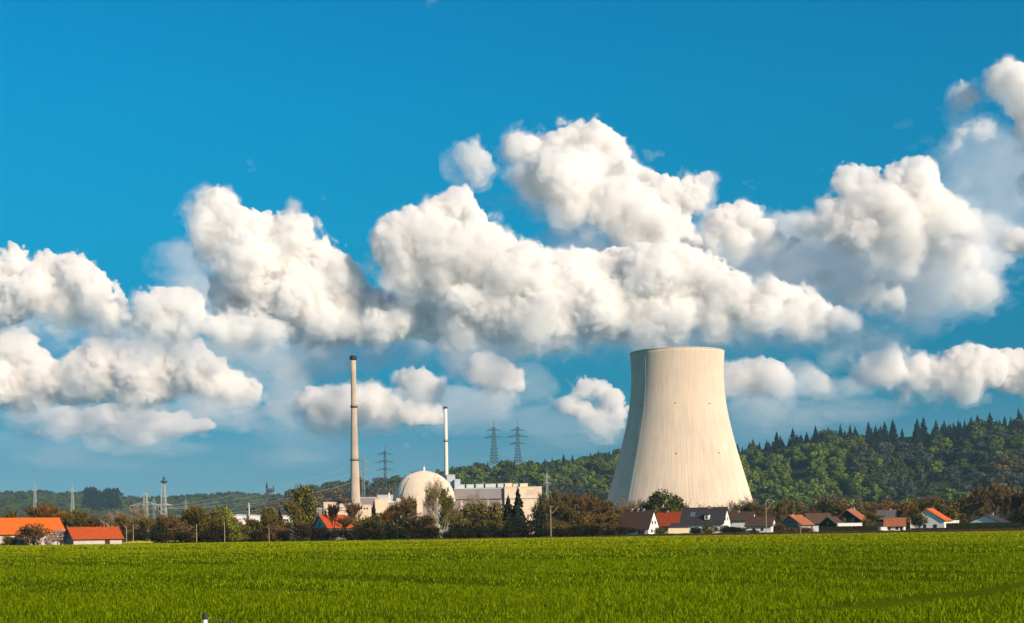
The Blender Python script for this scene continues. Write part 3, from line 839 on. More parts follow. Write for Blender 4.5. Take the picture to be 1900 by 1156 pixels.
# ------------------------------------------------------------------ power plant
def concrete_tower_mat():
    m = mat('tower_concrete', (0.74, 0.605, 0.485), 0.9, 0.09, 0.03, bump=0.0)
    n = m.node_tree; L = n.links
    b = n.nodes['Principled BSDF']
    tx = n.nodes.new('ShaderNodeTexCoord'); sp = n.nodes.new('ShaderNodeSeparateXYZ')
    L.new(tx.outputs['Object'], sp.inputs[0])
    at2 = n.nodes.new('ShaderNodeMath'); at2.operation = 'ARCTAN2'
    L.new(sp.outputs['Y'], at2.inputs[0]); L.new(sp.outputs['X'], at2.inputs[1])
    def comb(src, mult, power):
        a = n.nodes.new('ShaderNodeMath'); a.operation = 'MULTIPLY'; a.inputs[1].default_value = mult; L.new(src, a.inputs[0])
        s = n.nodes.new('ShaderNodeMath'); s.operation = 'SINE'; L.new(a.outputs[0], s.inputs[0])
        ab = n.nodes.new('ShaderNodeMath'); ab.operation = 'ABSOLUTE'; L.new(s.outputs[0], ab.inputs[0])
        p = n.nodes.new('ShaderNodeMath'); p.operation = 'POWER'; p.inputs[1].default_value = power; L.new(ab.outputs[0], p.inputs[0])
        return p.outputs[0]
    ribs = comb(at2.outputs[0], 62.0, 14.0)      # upright ribs
    lifts = comb(sp.outputs['Z'], math.pi / 4.5, 30.0)   # casting lifts
    add = n.nodes.new('ShaderNodeMath'); add.operation = 'MAXIMUM'
    l2 = n.nodes.new('ShaderNodeMath'); l2.operation = 'MULTIPLY'; l2.inputs[1].default_value = 0.45; L.new(lifts, l2.inputs[0])
    L.new(ribs, add.inputs[0]); L.new(l2.outputs[0], add.inputs[1])
    # weather streaks running down the shell
    mp = n.nodes.new('ShaderNodeCombineXYZ')
    sc1 = n.nodes.new('ShaderNodeMath'); sc1.operation = 'MULTIPLY'; sc1.inputs[1].default_value = 34.0; L.new(at2.outputs[0], sc1.inputs[0])
    sc2_ = n.nodes.new('ShaderNodeMath'); sc2_.operation = 'MULTIPLY'; sc2_.inputs[1].default_value = 0.035; L.new(sp.outputs['Z'], sc2_.inputs[0])
    L.new(sc1.outputs[0], mp.inputs[0]); L.new(sc2_.outputs[0], mp.inputs[2])
    nz = n.nodes.new('ShaderNodeTexNoise'); nz.inputs['Scale'].default_value = 1.0; nz.inputs['Detail'].default_value = 4
    L.new(mp.outputs[0], nz.inputs['Vector'])
    mr = n.nodes.new('ShaderNodeMapRange'); mr.inputs['From Min'].default_value = .3; mr.inputs['From Max'].default_value = .75
    mr.inputs['To Min'].default_value = 1.06; mr.inputs['To Max'].default_value = 0.86
    L.new(nz.outputs['Fac'], mr.inputs['Value'])
    dk = n.nodes.new('ShaderNodeMath'); dk.operation = 'MULTIPLY_ADD'; dk.inputs[1].default_value = -0.08; dk.inputs[2].default_value = 1.0
    L.new(add.outputs[0], dk.inputs[0])
    mm = n.nodes.new('ShaderNodeMath'); mm.operation = 'MULTIPLY'; L.new(mr.outputs[0], mm.inputs[0]); L.new(dk.outputs[0], mm.inputs[1])
    src = b.inputs['Base Color'].links[0].from_socket
    mx = n.nodes.new('ShaderNodeMix'); mx.data_type = 'RGBA'; mx.blend_type = 'MULTIPLY'; mx.inputs[0].default_value = 1
    L.new(src, mx.inputs['A']); L.new(mm.outputs[0], mx.inputs['B'])
    L.new(mx.outputs['Result'], b.inputs['Base Color'])
    return m
M['tower'] = concrete_tower_mat()
for k_ in ('tower',):
    M[k_].node_tree.nodes['Principled BSDF'].inputs['Diffuse Roughness'].default_value = 0.6
M['cream'] = mat('cream_render', (0.76, 0.59, 0.43), 0.85, 0.10, 0.15)
M['lilac'] = mat('grey_cladding', (0.27, 0.235, 0.235), 0.7, 0.10, 0.1)
M['palegrey'] = mat('pale_metal_cladding', (0.52, 0.54, 0.56), 0.55, 0.08, 0.2)
M['midgrey'] = mat('grey_concrete', (0.30, 0.29, 0.28), 0.85, 0.15, 0.2)
M['dark'] = mat('dark_metal', (0.035, 0.035, 0.04), 0.6, 0.2, 1.0)
M['chim'] = mat('chimney_concrete', (0.52, 0.42, 0.33), 0.88, 0.2, 0.09)
M['chimgrey'] = mat('white_chimney_paint', (0.66, 0.63, 0.58), 0.7, 0.06, 0.2)
M['white'] = mat('white_render', (0.80, 0.76, 0.71), 0.85, 0.05, 0.4)
M['steel'] = mat('galvanised_steel', (0.23, 0.27, 0.28), 0.6, 0.15, 0.5)
M['steelpale'] = mat('pale_galvanised_steel', (0.42, 0.44, 0.42), 0.6, 0.15, 0.5)
M['steeldark'] = mat('dark_steel', (0.05, 0.085, 0.10), 0.6, 0.15, 0.5)
M['glass'] = mat('window_glass', (0.02, 0.025, 0.03), 0.12, 0.2, 1.0, spec=0.6)

M['chim'].node_tree.nodes['Principled BSDF'].inputs['Diffuse Roughness'].default_value = 0.6
YT = 1320.0
tc_ = at(1258.5, 820, YT)
TX = tc_.x
prof_px = [(986, 152), (960, 144), (927, 133.5), (887, 122), (844, 110), (801, 99.3), (767, 91.6), (740, 87.6), (715, 85.8), (690, 85.6), (668, 86.4), (655, 86.9)]
def smooth_prof(pp, n=60):
    ys = np.array([EYE + uv(1258.5, p[0])[1] / FPX * YT for p in pp]); rs = np.array([p[1] / FPX * YT for p in pp])
    ys[0] = 0
    zz = np.linspace(0, ys[-1], n)
    co = np.polyfit(ys, rs, 5)
    return [(float(np.polyval(co, z)), float(z)) for z in zz]
pr = smooth_prof(prof_px)
troot = empty('cooling_tower', (TX, YT, 0))
tag(troot, 'huge pale concrete cooling tower with waisted shell, dark on its left side', 'cooling tower')
ztop = pr[-1][1]; rtop = pr[-1][0]
shell = MB().lathe(pr + [(r_ - 1.2, z_ + (0.02 if i == 0 else 0)) for i, (r_, z_) in enumerate(pr[:-26:-1])], 160, cap=False)
shell.build('shell', M['tower'], troot, smooth=True)
MB().lathe([(rtop + .02, ztop - .5), (rtop + .3, ztop - .4), (rtop + .3, ztop + .4), (rtop - 1.3, ztop + .4), (rtop - 1.3, ztop + .05)], 160, cap=False).build('rim', M['tower'], troot)
def on_shell(px, py):
    u, v = uv(px, py)
    z = EYE + v / FPX * (YT - 45)
    r = float(np.interp(z, [q[1] for q in pr], [q[0] for q in pr]))
    x = u / FPX * (YT - r * .9) - TX
    x = max(-r * .98, min(r * .98, x))
    return Vector((x, -math.sqrt(r * r - x * x), z)), r
for (px, py) in ((1191, 749), (1253, 747), (1317, 747), (1178, 842), (1254, 842), (1335, 840)):
    p, r = on_shell(px, py)
    n_ = Vector((p.x, p.y, 0)).normalized()
    mb = MB().bar(p - n_ * .3, p + n_ * .6, 0.5, n=6)
    mb.build('warning_light', M['dark'], troot)
# ladder strip running down the shell near the shaded edge
lad = MB()
for i in range(2, len(pr) - 3):
    for r_, z_ in (pr[i],):
        a = math.radians(222)
        q0 = Vector((math.cos(a) * (r_ + .35), math.sin(a) * (r_ + .35), z_)); r1, z1 = pr[i + 1]
        q1 = Vector((math.cos(a) * (r1 + .35), math.sin(a) * (r1 + .35), z1))
        lad.bar(q0, q1, .17)
lad.build('ladder', M['midgrey'], troot)

def chimney(px_top, y_top, px_base, Y, widths, rings, label, m, mtop=None):
    """widths: (photo row, half width px)"""
    pr_ = []
    for (py, hw) in widths:
        z = EYE + uv(px_top, py)[1] / FPX * Y
        pr_.append((hw / FPX * Y, z))
    x = at(px_top, y_top, Y).x
    base = (pr_[-1][0] * 1.12, 0.0)
    prof = [base] + pr_[::-1]
    o = empty('chimney', (x, Y, 0))
    tag(o, label, 'chimney')
    if mtop:
        k = len(prof) - mtop[1]
        MB().lathe(prof[:k + 1], 40).build('shaft', m, o, smooth=False)
        MB().lathe([(r_ * 1.0 + (.004 if i == 0 else 0), z_ + (.004 if i == 0 else 0)) for i, (r_, z_) in enumerate(prof[k:])], 40).build('upper_shaft', mtop[0], o)
    else:
        MB().lathe(prof, 40).build('shaft', m, o)
    for o_ in o.children:
        o_.data.polygons.foreach_set('use_smooth', np.array([len(p.vertices) == 4 for p in o_.data.polygons]))
    for (py, hw, hh) in rings:
        z = EYE + uv(px_top, py)[1] / FPX * Y; r_ = hw / FPX * Y
        p = MB().lathe([(r_ * .7, z - hh), (r_, z - hh * .3), (r_, z), (r_ * .7, z + .01)], 32).build('platform', M['dark'], o)
        rl = MB()
        for k in range(16):
            a = 2 * math.pi * k / 16; b = 2 * math.pi * (k + 1) / 16
            c0 = Vector((r_ * math.cos(a), r_ * math.sin(a), z)); c1 = Vector((r_ * math.cos(b), r_ * math.sin(b), z))
            rl.bar(c0, c0 + Vector((0, 0, 1.1)), .06).bar(c0 + Vector((0, 0, 1.1)), c1 + Vector((0, 0, 1.1)), .06)
        rl.build('railing', M['dark'], p)
    ztop_ = pr_[0][1]; r0 = pr_[0][0]
    MB().lathe([(r0 * 1.02, ztop_ - 1.2), (r0 * 1.22, ztop_ - .8), (r0 * 1.22, ztop_ + .5), (r0 * .8, ztop_ + .6)], 32).build('cap', M['dark'], o)
    return o
chimney(655.2, 660, 659, 1150, [(661, 4.7), (700, 4.9), (754, 5.3), (800, 6.1), (853, 7.2), (890, 8.2), (930, 9.3), (965, 10.2)], [(664, 7.2, 2.0), (754, 7.0, 1.6), (853, 8.6, 1.6)],
        'tall tapering concrete chimney with three dark platform rings, tallest stack', M['chim'])
chimney(826.4, 754, 828, 1300, [(756, 3.3), (817, 3.5), (883, 3.8)], [(818, 4.5, 1.2)],
        'slim white chimney with one dark ring, rising behind the reactor dome', M['chimgrey'])

def roofed_block(px0, px1, ytop, Y, depth, m, label, ybase=None, windows=0, name='plant_building', cat='building', mroof=None, stripes=None):
    u0 = at(px0, ytop, Y); u1 = at(px1, ytop, Y)
    h = (u0.z + u1.z) / 2
    xc = (u0.x + u1.x) / 2; w_ = u1.x - u0.x
    o = empty(name, (xc, Y + depth / 2, 0))
    tag(o, label, cat)
    MB().box(-w_ / 2, w_ / 2, -depth / 2, depth / 2, 0, h).build('wall', m, o)
    r = MB().box(-w_ / 2 - .25, w_ / 2 + .25, -depth / 2 - .25, depth / 2 + .25, h + .004, h + .7)
    r.build('roof', mroof or M['palegrey'], o)
    for k in range(windows):
        t = (k + .5) / windows
        x = -w_ / 2 + w_ * t
        f = MB().box(x - w_ / windows * .3, x + w_ / windows * .3, -depth / 2 - .08, -depth / 2 + .1, h - 3.2, h - 1.6).build('window', M['midgrey'], o)
        MB().box(x - w_ / windows * .24, x + w_ / windows * .24, -depth / 2 - .11, -depth / 2 + .05, h - 3.0, h - 1.8).build('pane', M['glass'], f)
    for z_, hh in stripes or []:
        MB().box(-w_ / 2 - .05, w_ / 2 + .05, -depth / 2 - .12, -depth / 2 + .12, h - z_ - hh, h - z_).build('band', M['midgrey'], o)
    return o
# reactor dome
YD = 1250.0
dc = at(787, 932, YD); DR = 58.3 / FPX * YD
dome_m = mat('dome_concrete', (0.74, 0.62, 0.49), 0.8, 0.07, 0.08)
n = dome_m.node_tree
dome_m.node_tree.nodes['Principled BSDF'].inputs['Diffuse Roughness'].default_value = 0.6
drt = empty('reactor_building', (dc.x, YD, 0))
tag(drt, 'round cream reactor dome on a drum between the two chimneys', 'building')
prof = [(DR * math.cos(t), dc.z + DR * math.sin(t)) for t in np.linspace(0, math.pi / 2 * .985, 26)]
MB().lathe(prof, 96).build('dome', dome_m, drt, smooth=True)
MB().lathe([(DR * .99, 0), (DR * .99, dc.z - 2.1)], 96).build('drum', M['midgrey'], drt, smooth=False)
MB().lathe([(DR * .995, dc.z - 2.0), (DR + 1.0, dc.z - 1.9), (DR + 1.0, dc.z + .2), (DR * .995, dc.z + .3)], 96, cap=False).build('ring_beam', M['lilac'], drt)
seams = MB()
for k in range(36):
    a = 2 * math.pi * k / 36
    for i in range(len(prof) - 4):
        (r0, z0), (r1, z1) = prof[i], prof[i + 1]
        seams.bar((r0 * 1.001 * math.cos(a), r0 * 1.001 * math.sin(a), z0), (r1 * 1.001 * math.cos(a), r1 * 1.001 * math.sin(a), z1), .045, n=3)
for i in (4, 9, 14):
    r0, z0 = prof[i]
    for k in range(72):
        a, b = 2 * math.pi * k / 72, 2 * math.pi * (k + 1) / 72
        seams.bar((r0 * 1.001 * math.cos(a), r0 * 1.001 * math.sin(a), z0), (r0 * 1.001 * math.cos(b), r0 * 1.001 * math.sin(b), z0), .045, n=3)
seams.build('seams', M['lilac'], drt)
stair = MB()
aa = math.radians(232)
for i in range(0, 14):
    (r0, z0), (r1, z1) = prof[i], prof[i + 1]
    stair.bar(((r0 + .3) * math.cos(aa), (r0 + .3) * math.sin(aa), z0), ((r1 + .3) * math.cos(aa), (r1 + .3) * math.sin(aa), z1), .32)
stair.build('ladder', M['steel'], drt)
MB().box(-.7 + 0.6, .7 + .6, -.6, .6, dc.z + DR - .2, dc.z + DR + 3.2).bar((.6, 0, dc.z + DR + 3), (.6, 0, dc.z + DR + 6), .1).build('lightning_mast', M['white'], drt)
# turbine hall
YH = 1262.0
roofed_block(843, 935.5, 907, YH, 55, M['lilac'], 'long grey-lilac turbine hall wing right of the reactor dome', name='turbine_hall')
hall = roofed_block(936, 1005, 904.5, YH - 3, 58, M['cream'], 'sunlit cream end block of the turbine hall', name='turbine_hall', mroof=M['cream'])
hh_ = at(970, 904.5, YH - 3).z
hw_ = 69 / FPX * (YH - 3) / 2
MB().box(-hw_ - .3, hw_ + .3, -29.35, -28.6, hh_ - 9.9, hh_ - 9.2).build('ledge', M['midgrey'], hall)
for k in range(3):
    MB().add([(hw_ * (.1 + .05 * k), -29.2, hh_ - 6.4 + 1.6 * k), (hw_ * .93, -29.2, hh_ - 4.4 + 1.6 * k), (hw_ * .93, -29.2, hh_ - 4.1 + 1.6 * k), (hw_ * (.1 + .05 * k), -29.2, hh_ - 6.1 + 1.6 * k),
              (hw_ * (.1 + .05 * k), -28.9, hh_ - 6.4 + 1.6 * k), (hw_ * .93, -28.9, hh_ - 4.4 + 1.6 * k), (hw_ * .93, -28.9, hh_ - 4.1 + 1.6 * k), (hw_ * (.1 + .05 * k), -28.9, hh_ - 6.1 + 1.6 * k)],
             [(0, 1, 2, 3), (3, 2, 6, 7), (1, 5, 6, 2), (0, 4, 5, 1), (0, 3, 7, 4)]).build('stair_rail', M['midgrey'], hall)
wing = [o for o in COL.objects if o.get('label', '').startswith('long grey-lilac')][0]
ww_ = 92.5 / FPX * YH / 2; wh_ = at(889, 907, YH).z
MB().box(-ww_, ww_, -27.9, -27.4, wh_ - 9.6, wh_ - 8.6).build('ledge', M['dark'], wing)
for k, xq in enumerate((-.72, .33, .88)):
    MB().box(ww_ * xq - .9, ww_ * xq + .9, -27.9, -27.4, 0, wh_ - 9.7).build('pillar', M['cream'], wing)
for i, (a, b, y0, y1, tone) in enumerate([(849, 862, 900, 907.5, 'palegrey'), (865.5, 879, 899.5, 907, 'palegrey'), (883, 897, 899, 906.5, 'palegrey'), (900.5, 920, 898.5, 906, 'palegrey'), (923.5, 934, 898, 905.5, 'palegrey'),
                                     (937, 950, 897.5, 904.5, 'cream'), (951.5, 961, 898.5, 904.5, 'palegrey'), (965, 979, 897.8, 904.5, 'cream')]):
    Yb = YH + 6
    p0 = at(a, y0, Yb); p1 = at(b, y0, Yb); zb = at((a + b) / 2, y1, Yb).z
    o = empty('roof_unit', ((p0.x + p1.x) / 2, Yb + 5, zb + .7))
    tag(o, ['leftmost pale ventilation box, nearest the dome,', 'second pale ventilation box from the dome', 'third pale ventilation box from the dome', 'longest pale ventilation box, fourth from the dome,', 'fifth pale ventilation box from the dome',
            'cream ventilation box just right of the colour change', 'small pale ventilation box between the two cream ones', 'rightmost cream ventilation box'][i] + ' on the turbine hall roof', 'roof unit', 'ventilation boxes on the turbine hall roof')
    w2 = (p1.x - p0.x) / 2
    MB().box(-w2, w2, -5, 5, 0, p0.z - zb - .7).build('casing', M[tone], o)
    MB().box(-w2 - .15, w2 + .15, -5.15, 5.15, p0.z - zb - .696, p0.z - zb - .3).build('lid', M[tone], o)
# blocks beside the slim chimney
roofed_block(829, 843, 882, 1296, 18, M['palegrey'], 'taller pale blue-grey block at the foot of the slim chimney')
roofed_block(843.3, 853, 890.5, 1292, 16, M['palegrey'], 'lower pale blue-grey block, step right of the slim chimney')
# low buildings left of the dome
roofed_block(600.5, 620, 933, 1190, 22, M['cream'], 'beige box building left of the tall chimney behind the orange roof', mroof=M['cream'], stripes=[(5.2, .5)])
roofed_block(624, 646, 936, 1185, 20, M['cream'], 'low beige building with grey bands just left of the tall chimney', stripes=[(2.2, .8), (4.6, .8)])
roofed_block(649, 668, 934, 1135, 10, M['chim'], 'broad concrete plinth block at the foot of the tall chimney', mroof=M['chim'])
roofed_block(668, 684, 938, 1165, 22, M['cream'], 'cream block right of the tall chimney foot', mroof=M['cream'], windows=3)
roofed_block(667, 699, 924, 1230, 30, M['lilac'], 'long low lilac-grey hall right of the tall chimney')
roofed_block(696, 719.5, 926.5, 1195, 24, M['cream'], 'sunlit cream cube building between tall chimney and dome', mroof=M['cream'])
roofed_block(700, 729, 919.5, 1330, 26, M['palegrey'], 'flat pale blue roofed hall behind the cream cube')
roofed_block(720, 735, 932, 1200, 20, M['lilac'], 'low grey annex with white roof right of the cream cube', mroof=M['white'])
roofed_block(735.4, 742, 926, 1200, 12, M['cream'], 'narrow cream stair tower at the left of the dome')
roofed_block(773, 783.5, 923.5, 1205, 14, M['cream'], 'bright cream stair block in front of the dome', mroof=M['white'])
roofed_block(784, 806, 931, 1208, 18, M['lilac'], 'grey auxiliary building in front of the dome', windows=3)
# mast behind the hall roofs
o = tag(MB().bar((0, 0, 0), (0, 0, at(723, 914, 1210).z), 0.9, 0.5, 8).build('vent_pipe', M['white'], loc=(gx(723, 1210), 1210, 0)), 'short white vent pipe left of the dome', 'pipe')
# pale sheds seen through the trees
roofed_block(428, 447, 956.5, 980, 20, M['white'], 'pale flat shed left of the thin mast, among the trees', name='warehouse')
roofed_block(462, 474, 957, 960, 18, M['white'], 'smaller pale shed right of the thin mast, among the trees', name='warehouse')
roofed_block(525, 548, 958, 940, 22, M['white'], 'pale pinkish warehouse right of the small spruce', name='warehouse', windows=4)
roofed_block(586, 596, 944, 1170, 14, M['lilac'], 'narrow lilac tower block left of the beige box building')

# ------------------------------------------------------------------ pylons
def pylon(px, ytop, ybase, Y, arms, wtop, wbase, m, label, ywaist=None, wwaist=None, t=0.35, z_base=None, mast=True, group='lattice pylons', ytb=None):
    """lattice pylon: arms = [(row, half width px)], widths in photograph px"""
    s = Y / FPX
    base = at(px, ybase, Y)
    o = empty('pylon', (base.x, Y, base.z if z_base is None else z_base))
    tag(o, label, 'pylon', group)
    zb = o.location.z
    Z = lambda py: EYE + uv(px, py)[1] * s - zb
    b = MB()
    ytb = ytb or arms[0][0] - 5
    lv = []
    H = Z(ytb)
    H_w = Z(ywaist) if ywaist else H * .6
    for k in range(13):
        z = H * k / 12
        if z < H_w: w_ = wbase + ((wwaist or wtop * 1.6) - wbase) * z / H_w
        else: w_ = (wwaist or wtop * 1.6) + (wtop - (wwaist or wtop * 1.6)) * (z - H_w) / (H - H_w)
        lv.append((z, w_ * s / 2))
    cs = [(-1, -1), (1, -1), (1, 1), (-1, 1)]
    for (z0, w0), (z1, w1) in zip(lv[:-1], lv[1:]):
        for i in range(4):
            a = cs[i]; c = cs[(i + 1) % 4]
            b.bar((a[0] * w0, a[1] * w0, z0), (a[0] * w1, a[1] * w1, z1), t)
            b.bar((a[0] * w0, a[1] * w0, z0), (c[0] * w1, c[1] * w1, z1), t * .6, n=3)
            b.bar((c[0] * w0, c[1] * w0, z0), (a[0] * w1, a[1] * w1, z1), t * .6, n=3)
            b.bar((a[0] * w1, a[1] * w1, z1), (c[0] * w1, c[1] * w1, z1), t * .6, n=3)
    b.build('lattice_body', m, o)
    if mast:
        MB().bar((0, 0, H - 1), (0, 0, Z(ytop)), t * 1.2, t * .6).build('mast', m, o)
    tips = []
    for py, hw in arms:
        z = Z(py); L = hw * s
        a = MB()
        w1 = np.interp(z, [q[0] for q in lv], [q[1] for q in lv])
        dep = L * .2
        for sg in (-1, 1):
            tip = Vector((sg * L, 0, z - dep * .25))
            for yy in (-1, 1):
                a.bar((sg * w1 * .2, yy * w1, z), tip, t * .8)
                a.bar((sg * w1 * .2, yy * w1, z + dep), tip, t * .8)
                for f in (.25, .5, .75):
                    p0 = Vector((sg * w1 * .2, yy * w1, z)).lerp(tip, f); p1 = Vector((sg * w1 * .2, yy * w1, z + dep)).lerp(tip, f - .2)
                    a.bar(p0, p1, t * .6, n=3)
            for f in (.55, 1.0):
                p0 = Vector((sg * w1, 0, z)).lerp(tip, f)
                a.bar(p0, p0 - Vector((0, 0, 3.2)), t * .5)
                tips.append(Vector(o.location) + p0 - Vector((0, 0, 3.2)))
        a.build('crossarm', m, o)
    return o, tips
pylon(917, 778, 862, 2750, [(798, 14), (811, 16.5)], 4.5, 17, M['steeldark'], 'lattice pylon with two crossarms on the ridge, left one of the pair', ywaist=818, wwaist=8, t=.62)
pylon(961, 778, 860, 2750, [(798, 14), (810, 20), (823, 15.5)], 4.5, 16, M['steeldark'], 'lattice pylon with three crossarms on the ridge, right one of the pair', ywaist=830, wwaist=7, t=.62)
_, tipsA = pylon(715.5, 825, 935, 1820, [(842, 14), (857, 17.5), (871, 15.5)], 3.2, 9, M['steeldark'], 'lattice pylon with three crossarms between tall chimney and dome', ywaist=885, wwaist=3.6, t=.36, z_base=0)
_, tipsB = pylon(675, 838, 935, 1950, [(856, 12), (871, 14)], 2.6, 8, M['steel'], 'fainter lattice pylon close behind the tall chimney, partly hidden', ywaist=885, wwaist=3.2, t=.34, z_base=0)
pylon(1015.5, 870, 930, 1560, [(884, 5), (896, 6)], 2.0, 9, M['steelpale'], 'narrow pale green lattice pylon right of the turbine hall', t=.25, z_base=0)
_, tipsC = pylon(304.5, 896, 975, 1150, [(936.5, 15)], 4.0, 11, M['steelpale'], 'pale lattice mast with a dark platform on top, left part of the picture', ywaist=935, wwaist=8.5, t=.25, z_base=0, ytb=898)
_, tipsD = pylon(271, 913, 975, 1120, [(936.5, 30)], 5.0, 10, M['steelpale'], 'short pale lattice pylon with one wide crossarm, left of the platform mast', ywaist=935, wwaist=6, t=.2, z_base=0, mast=False, ytb=914)
pylon(65.5, 892, 950, 2900, [(908, 5)], 2, 6, M['steelpale'], 'faint pale pylon on the far hillside, leftmost of all pylons', t=.3)
pylon(135, 894, 950, 2900, [(910, 5)], 2, 6, M['steelpale'], 'faint pale pylon on the far hillside, right of the leftmost one', t=.3)
pylon(286, 912, 972, 1400, [(930, 4)], 2, 4, M['steel'], 'thin grey lattice mast between the short pylon and the platform mast', t=.2, z_base=0)
pylon(345, 914, 965, 2300, [(932, 7)], 2, 4, M['steel'], 'thin far pylon right of the platform mast', t=.3, z_base=0)
# platform on the mast
pc = at(304.5, 897, 1150)
tag(MB().lathe([(1.0, 0), (2.6, 1.2), (2.6, 2.0), (1.2, 2.2)], 16).bar((0, 0, 2), (0, 0, 5.2), 1.1, .9, 8).build('antenna_head', M['steeldark'], loc=(pc.x, 1150, pc.z)), 'dark antenna platform with pale drum on top of the lattice mast', 'antenna')
# thin mast
o = empty('mast', (gx(463, 1000), 1000, 0)); tag(o, 'thin pale mast between the two pale sheds', 'mast')
zt = at(463, 933, 1000).z
MB().bar((0, 0, 0), (0, 0, zt), .45, .25, 6).build('pole', M['white'], o)
MB().box(-.8, .8, -.4, .4, zt - 2.5, zt - 1.8).build('head', M['steelpale'], o)
# overhead lines
def wire(a, b, sag, r, label, n=22):
    pts = []
    a = Vector(a); b = Vector(b)
    for i in range(n + 1):
        t = i / n
        p = a.lerp(b, t); p.z -= sag * 4 * t * (1 - t)
        pts.append(p)
    c = pts[0].copy()
    o = MB().tube([p - c for p in pts], r, 3).build('power_line', M['steelpale'], loc=c)
    tag(o, label, 'power line', 'overhead lines left of the tall chimney')
wl_lab = 'pale overhead power line sagging from the left masts to the pylons behind the tall chimney'
for i in range(4):
    wire(tipsC[i], tipsA[4 + i], 6 + 2 * i, .075, wl_lab)
    if i < 2: wire(tipsD[i], tipsB[i], 6 + 2 * i, .075, wl_lab)
for i in range(4):
    wire(tipsC[i] + Vector((0, 0, -6)), tipsA[8 + i], 8 + 2 * i, .07, wl_lab)
# church on the far ridge
YC = 4150
cb = at(495, 909, YC)
ch = empty('church', (cb.x, YC, cb.z)); tag(ch, 'dark church with a pointed steeple on the far ridge', 'church')
M['farstone'] = mat('dark_stone', (0.025, 0.03, 0.035), .9, .2, .2)
hs = at(495, 893, YC).z - cb.z
MB().box(-2.5, 2.5, -2.6, 2.6, -9, hs * .42).build('bell_tower', M['farstone'], ch)
MB().add([(-2.9, -2.9, hs * .42), (2.9, -2.9, hs * .42), (2.9, 2.9, hs * .42), (-2.9, 2.9, hs * .42), (0, 0, hs)], [(0, 1, 4), (1, 2, 4), (2, 3, 4), (3, 0, 4), (3, 2, 1, 0)]).build('spire', M['farstone'], ch)
MB().add([(2.6, -4, -9), (16, -4, -9), (16, 4, -9), (2.6, 4, -9), (2.6, -4, 0), (16, -4, 0), (16, 4, 0), (2.6, 4, 0), (2.6, 0, 4), (16, 0, 4)],
         [(0, 1, 5, 4), (1, 2, 6, 9, 5), (2, 3, 7, 6), (3, 0, 4, 8, 7), (4, 5, 9, 8), (6, 7, 8, 9), (3, 2, 1, 0)]).build('nave', M['farstone'], ch)
cb2 = at(507.5, 909, YC + 20); hs2 = at(507.5, 900, YC).z - cb2.z
ct = empty('chapel', (cb2.x, YC + 20, cb2.z)); tag(ct, 'small dark pointed turret right of the church on the far ridge', 'chapel')
MB().box(-1.6, 1.6, -1.6, 1.6, -6, hs2 * .5).build('wall', M['farstone'], ct)
MB().add([(-2, -2, hs2 * .5), (2, -2, hs2 * .5), (2, 2, hs2 * .5), (-2, 2, hs2 * .5), (0, 0, hs2)], [(0, 1, 4), (1, 2, 4), (2, 3, 4), (3, 0, 4), (3, 2, 1, 0)]).build('spire', M['farstone'], ct)
# ------------------------------------------------------------------ houses and barns
M['roof_orange'] = mat('orange_roof_tiles', (0.62, 0.125, 0.012), 0.8, 0.18, 1.2)
M['roof_red'] = mat('red_roof_tiles', (0.42, 0.065, 0.010), 0.8, 0.2, 1.2)
M['roof_brown'] = mat('brown_roof_tiles', (0.085, 0.045, 0.030), 0.8, 0.25, 1.0)
M['roof_rust'] = mat('weathered_orange_roof_tiles', (0.36, 0.12, 0.055), 0.8, 0.25, 1.0)
M['roof_slate'] = mat('dark_slate_roof', (0.050, 0.042, 0.044), 0.6, 0.25, 1.0)
M['roof_grey'] = mat('grey_roof', (0.13, 0.115, 0.12), 0.6, 0.2, 1.0)
M['wood'] = mat('dark_wood', (0.050, 0.028, 0.016), 0.85, 0.3, 2.0)
M['greywood'] = mat('grey_boards', (0.24, 0.21, 0.18), 0.85, 0.25, 1.5)
M['pinkwall'] = mat('pale_pink_wall', (0.50, 0.42, 0.38), 0.85, 0.12, 0.8)
M['creamwall'] = mat('cream_wall', (0.72, 0.58, 0.38), 0.85, 0.08, 0.5)
M['brick'] = mat('chimney_brick', (0.40, 0.27, 0.22), 0.85, 0.2, 2.0)
M['solar'] = mat('roof_window_glass', (0.10, 0.16, 0.26), 0.15, 0.2, 1.0, spec=0.7)

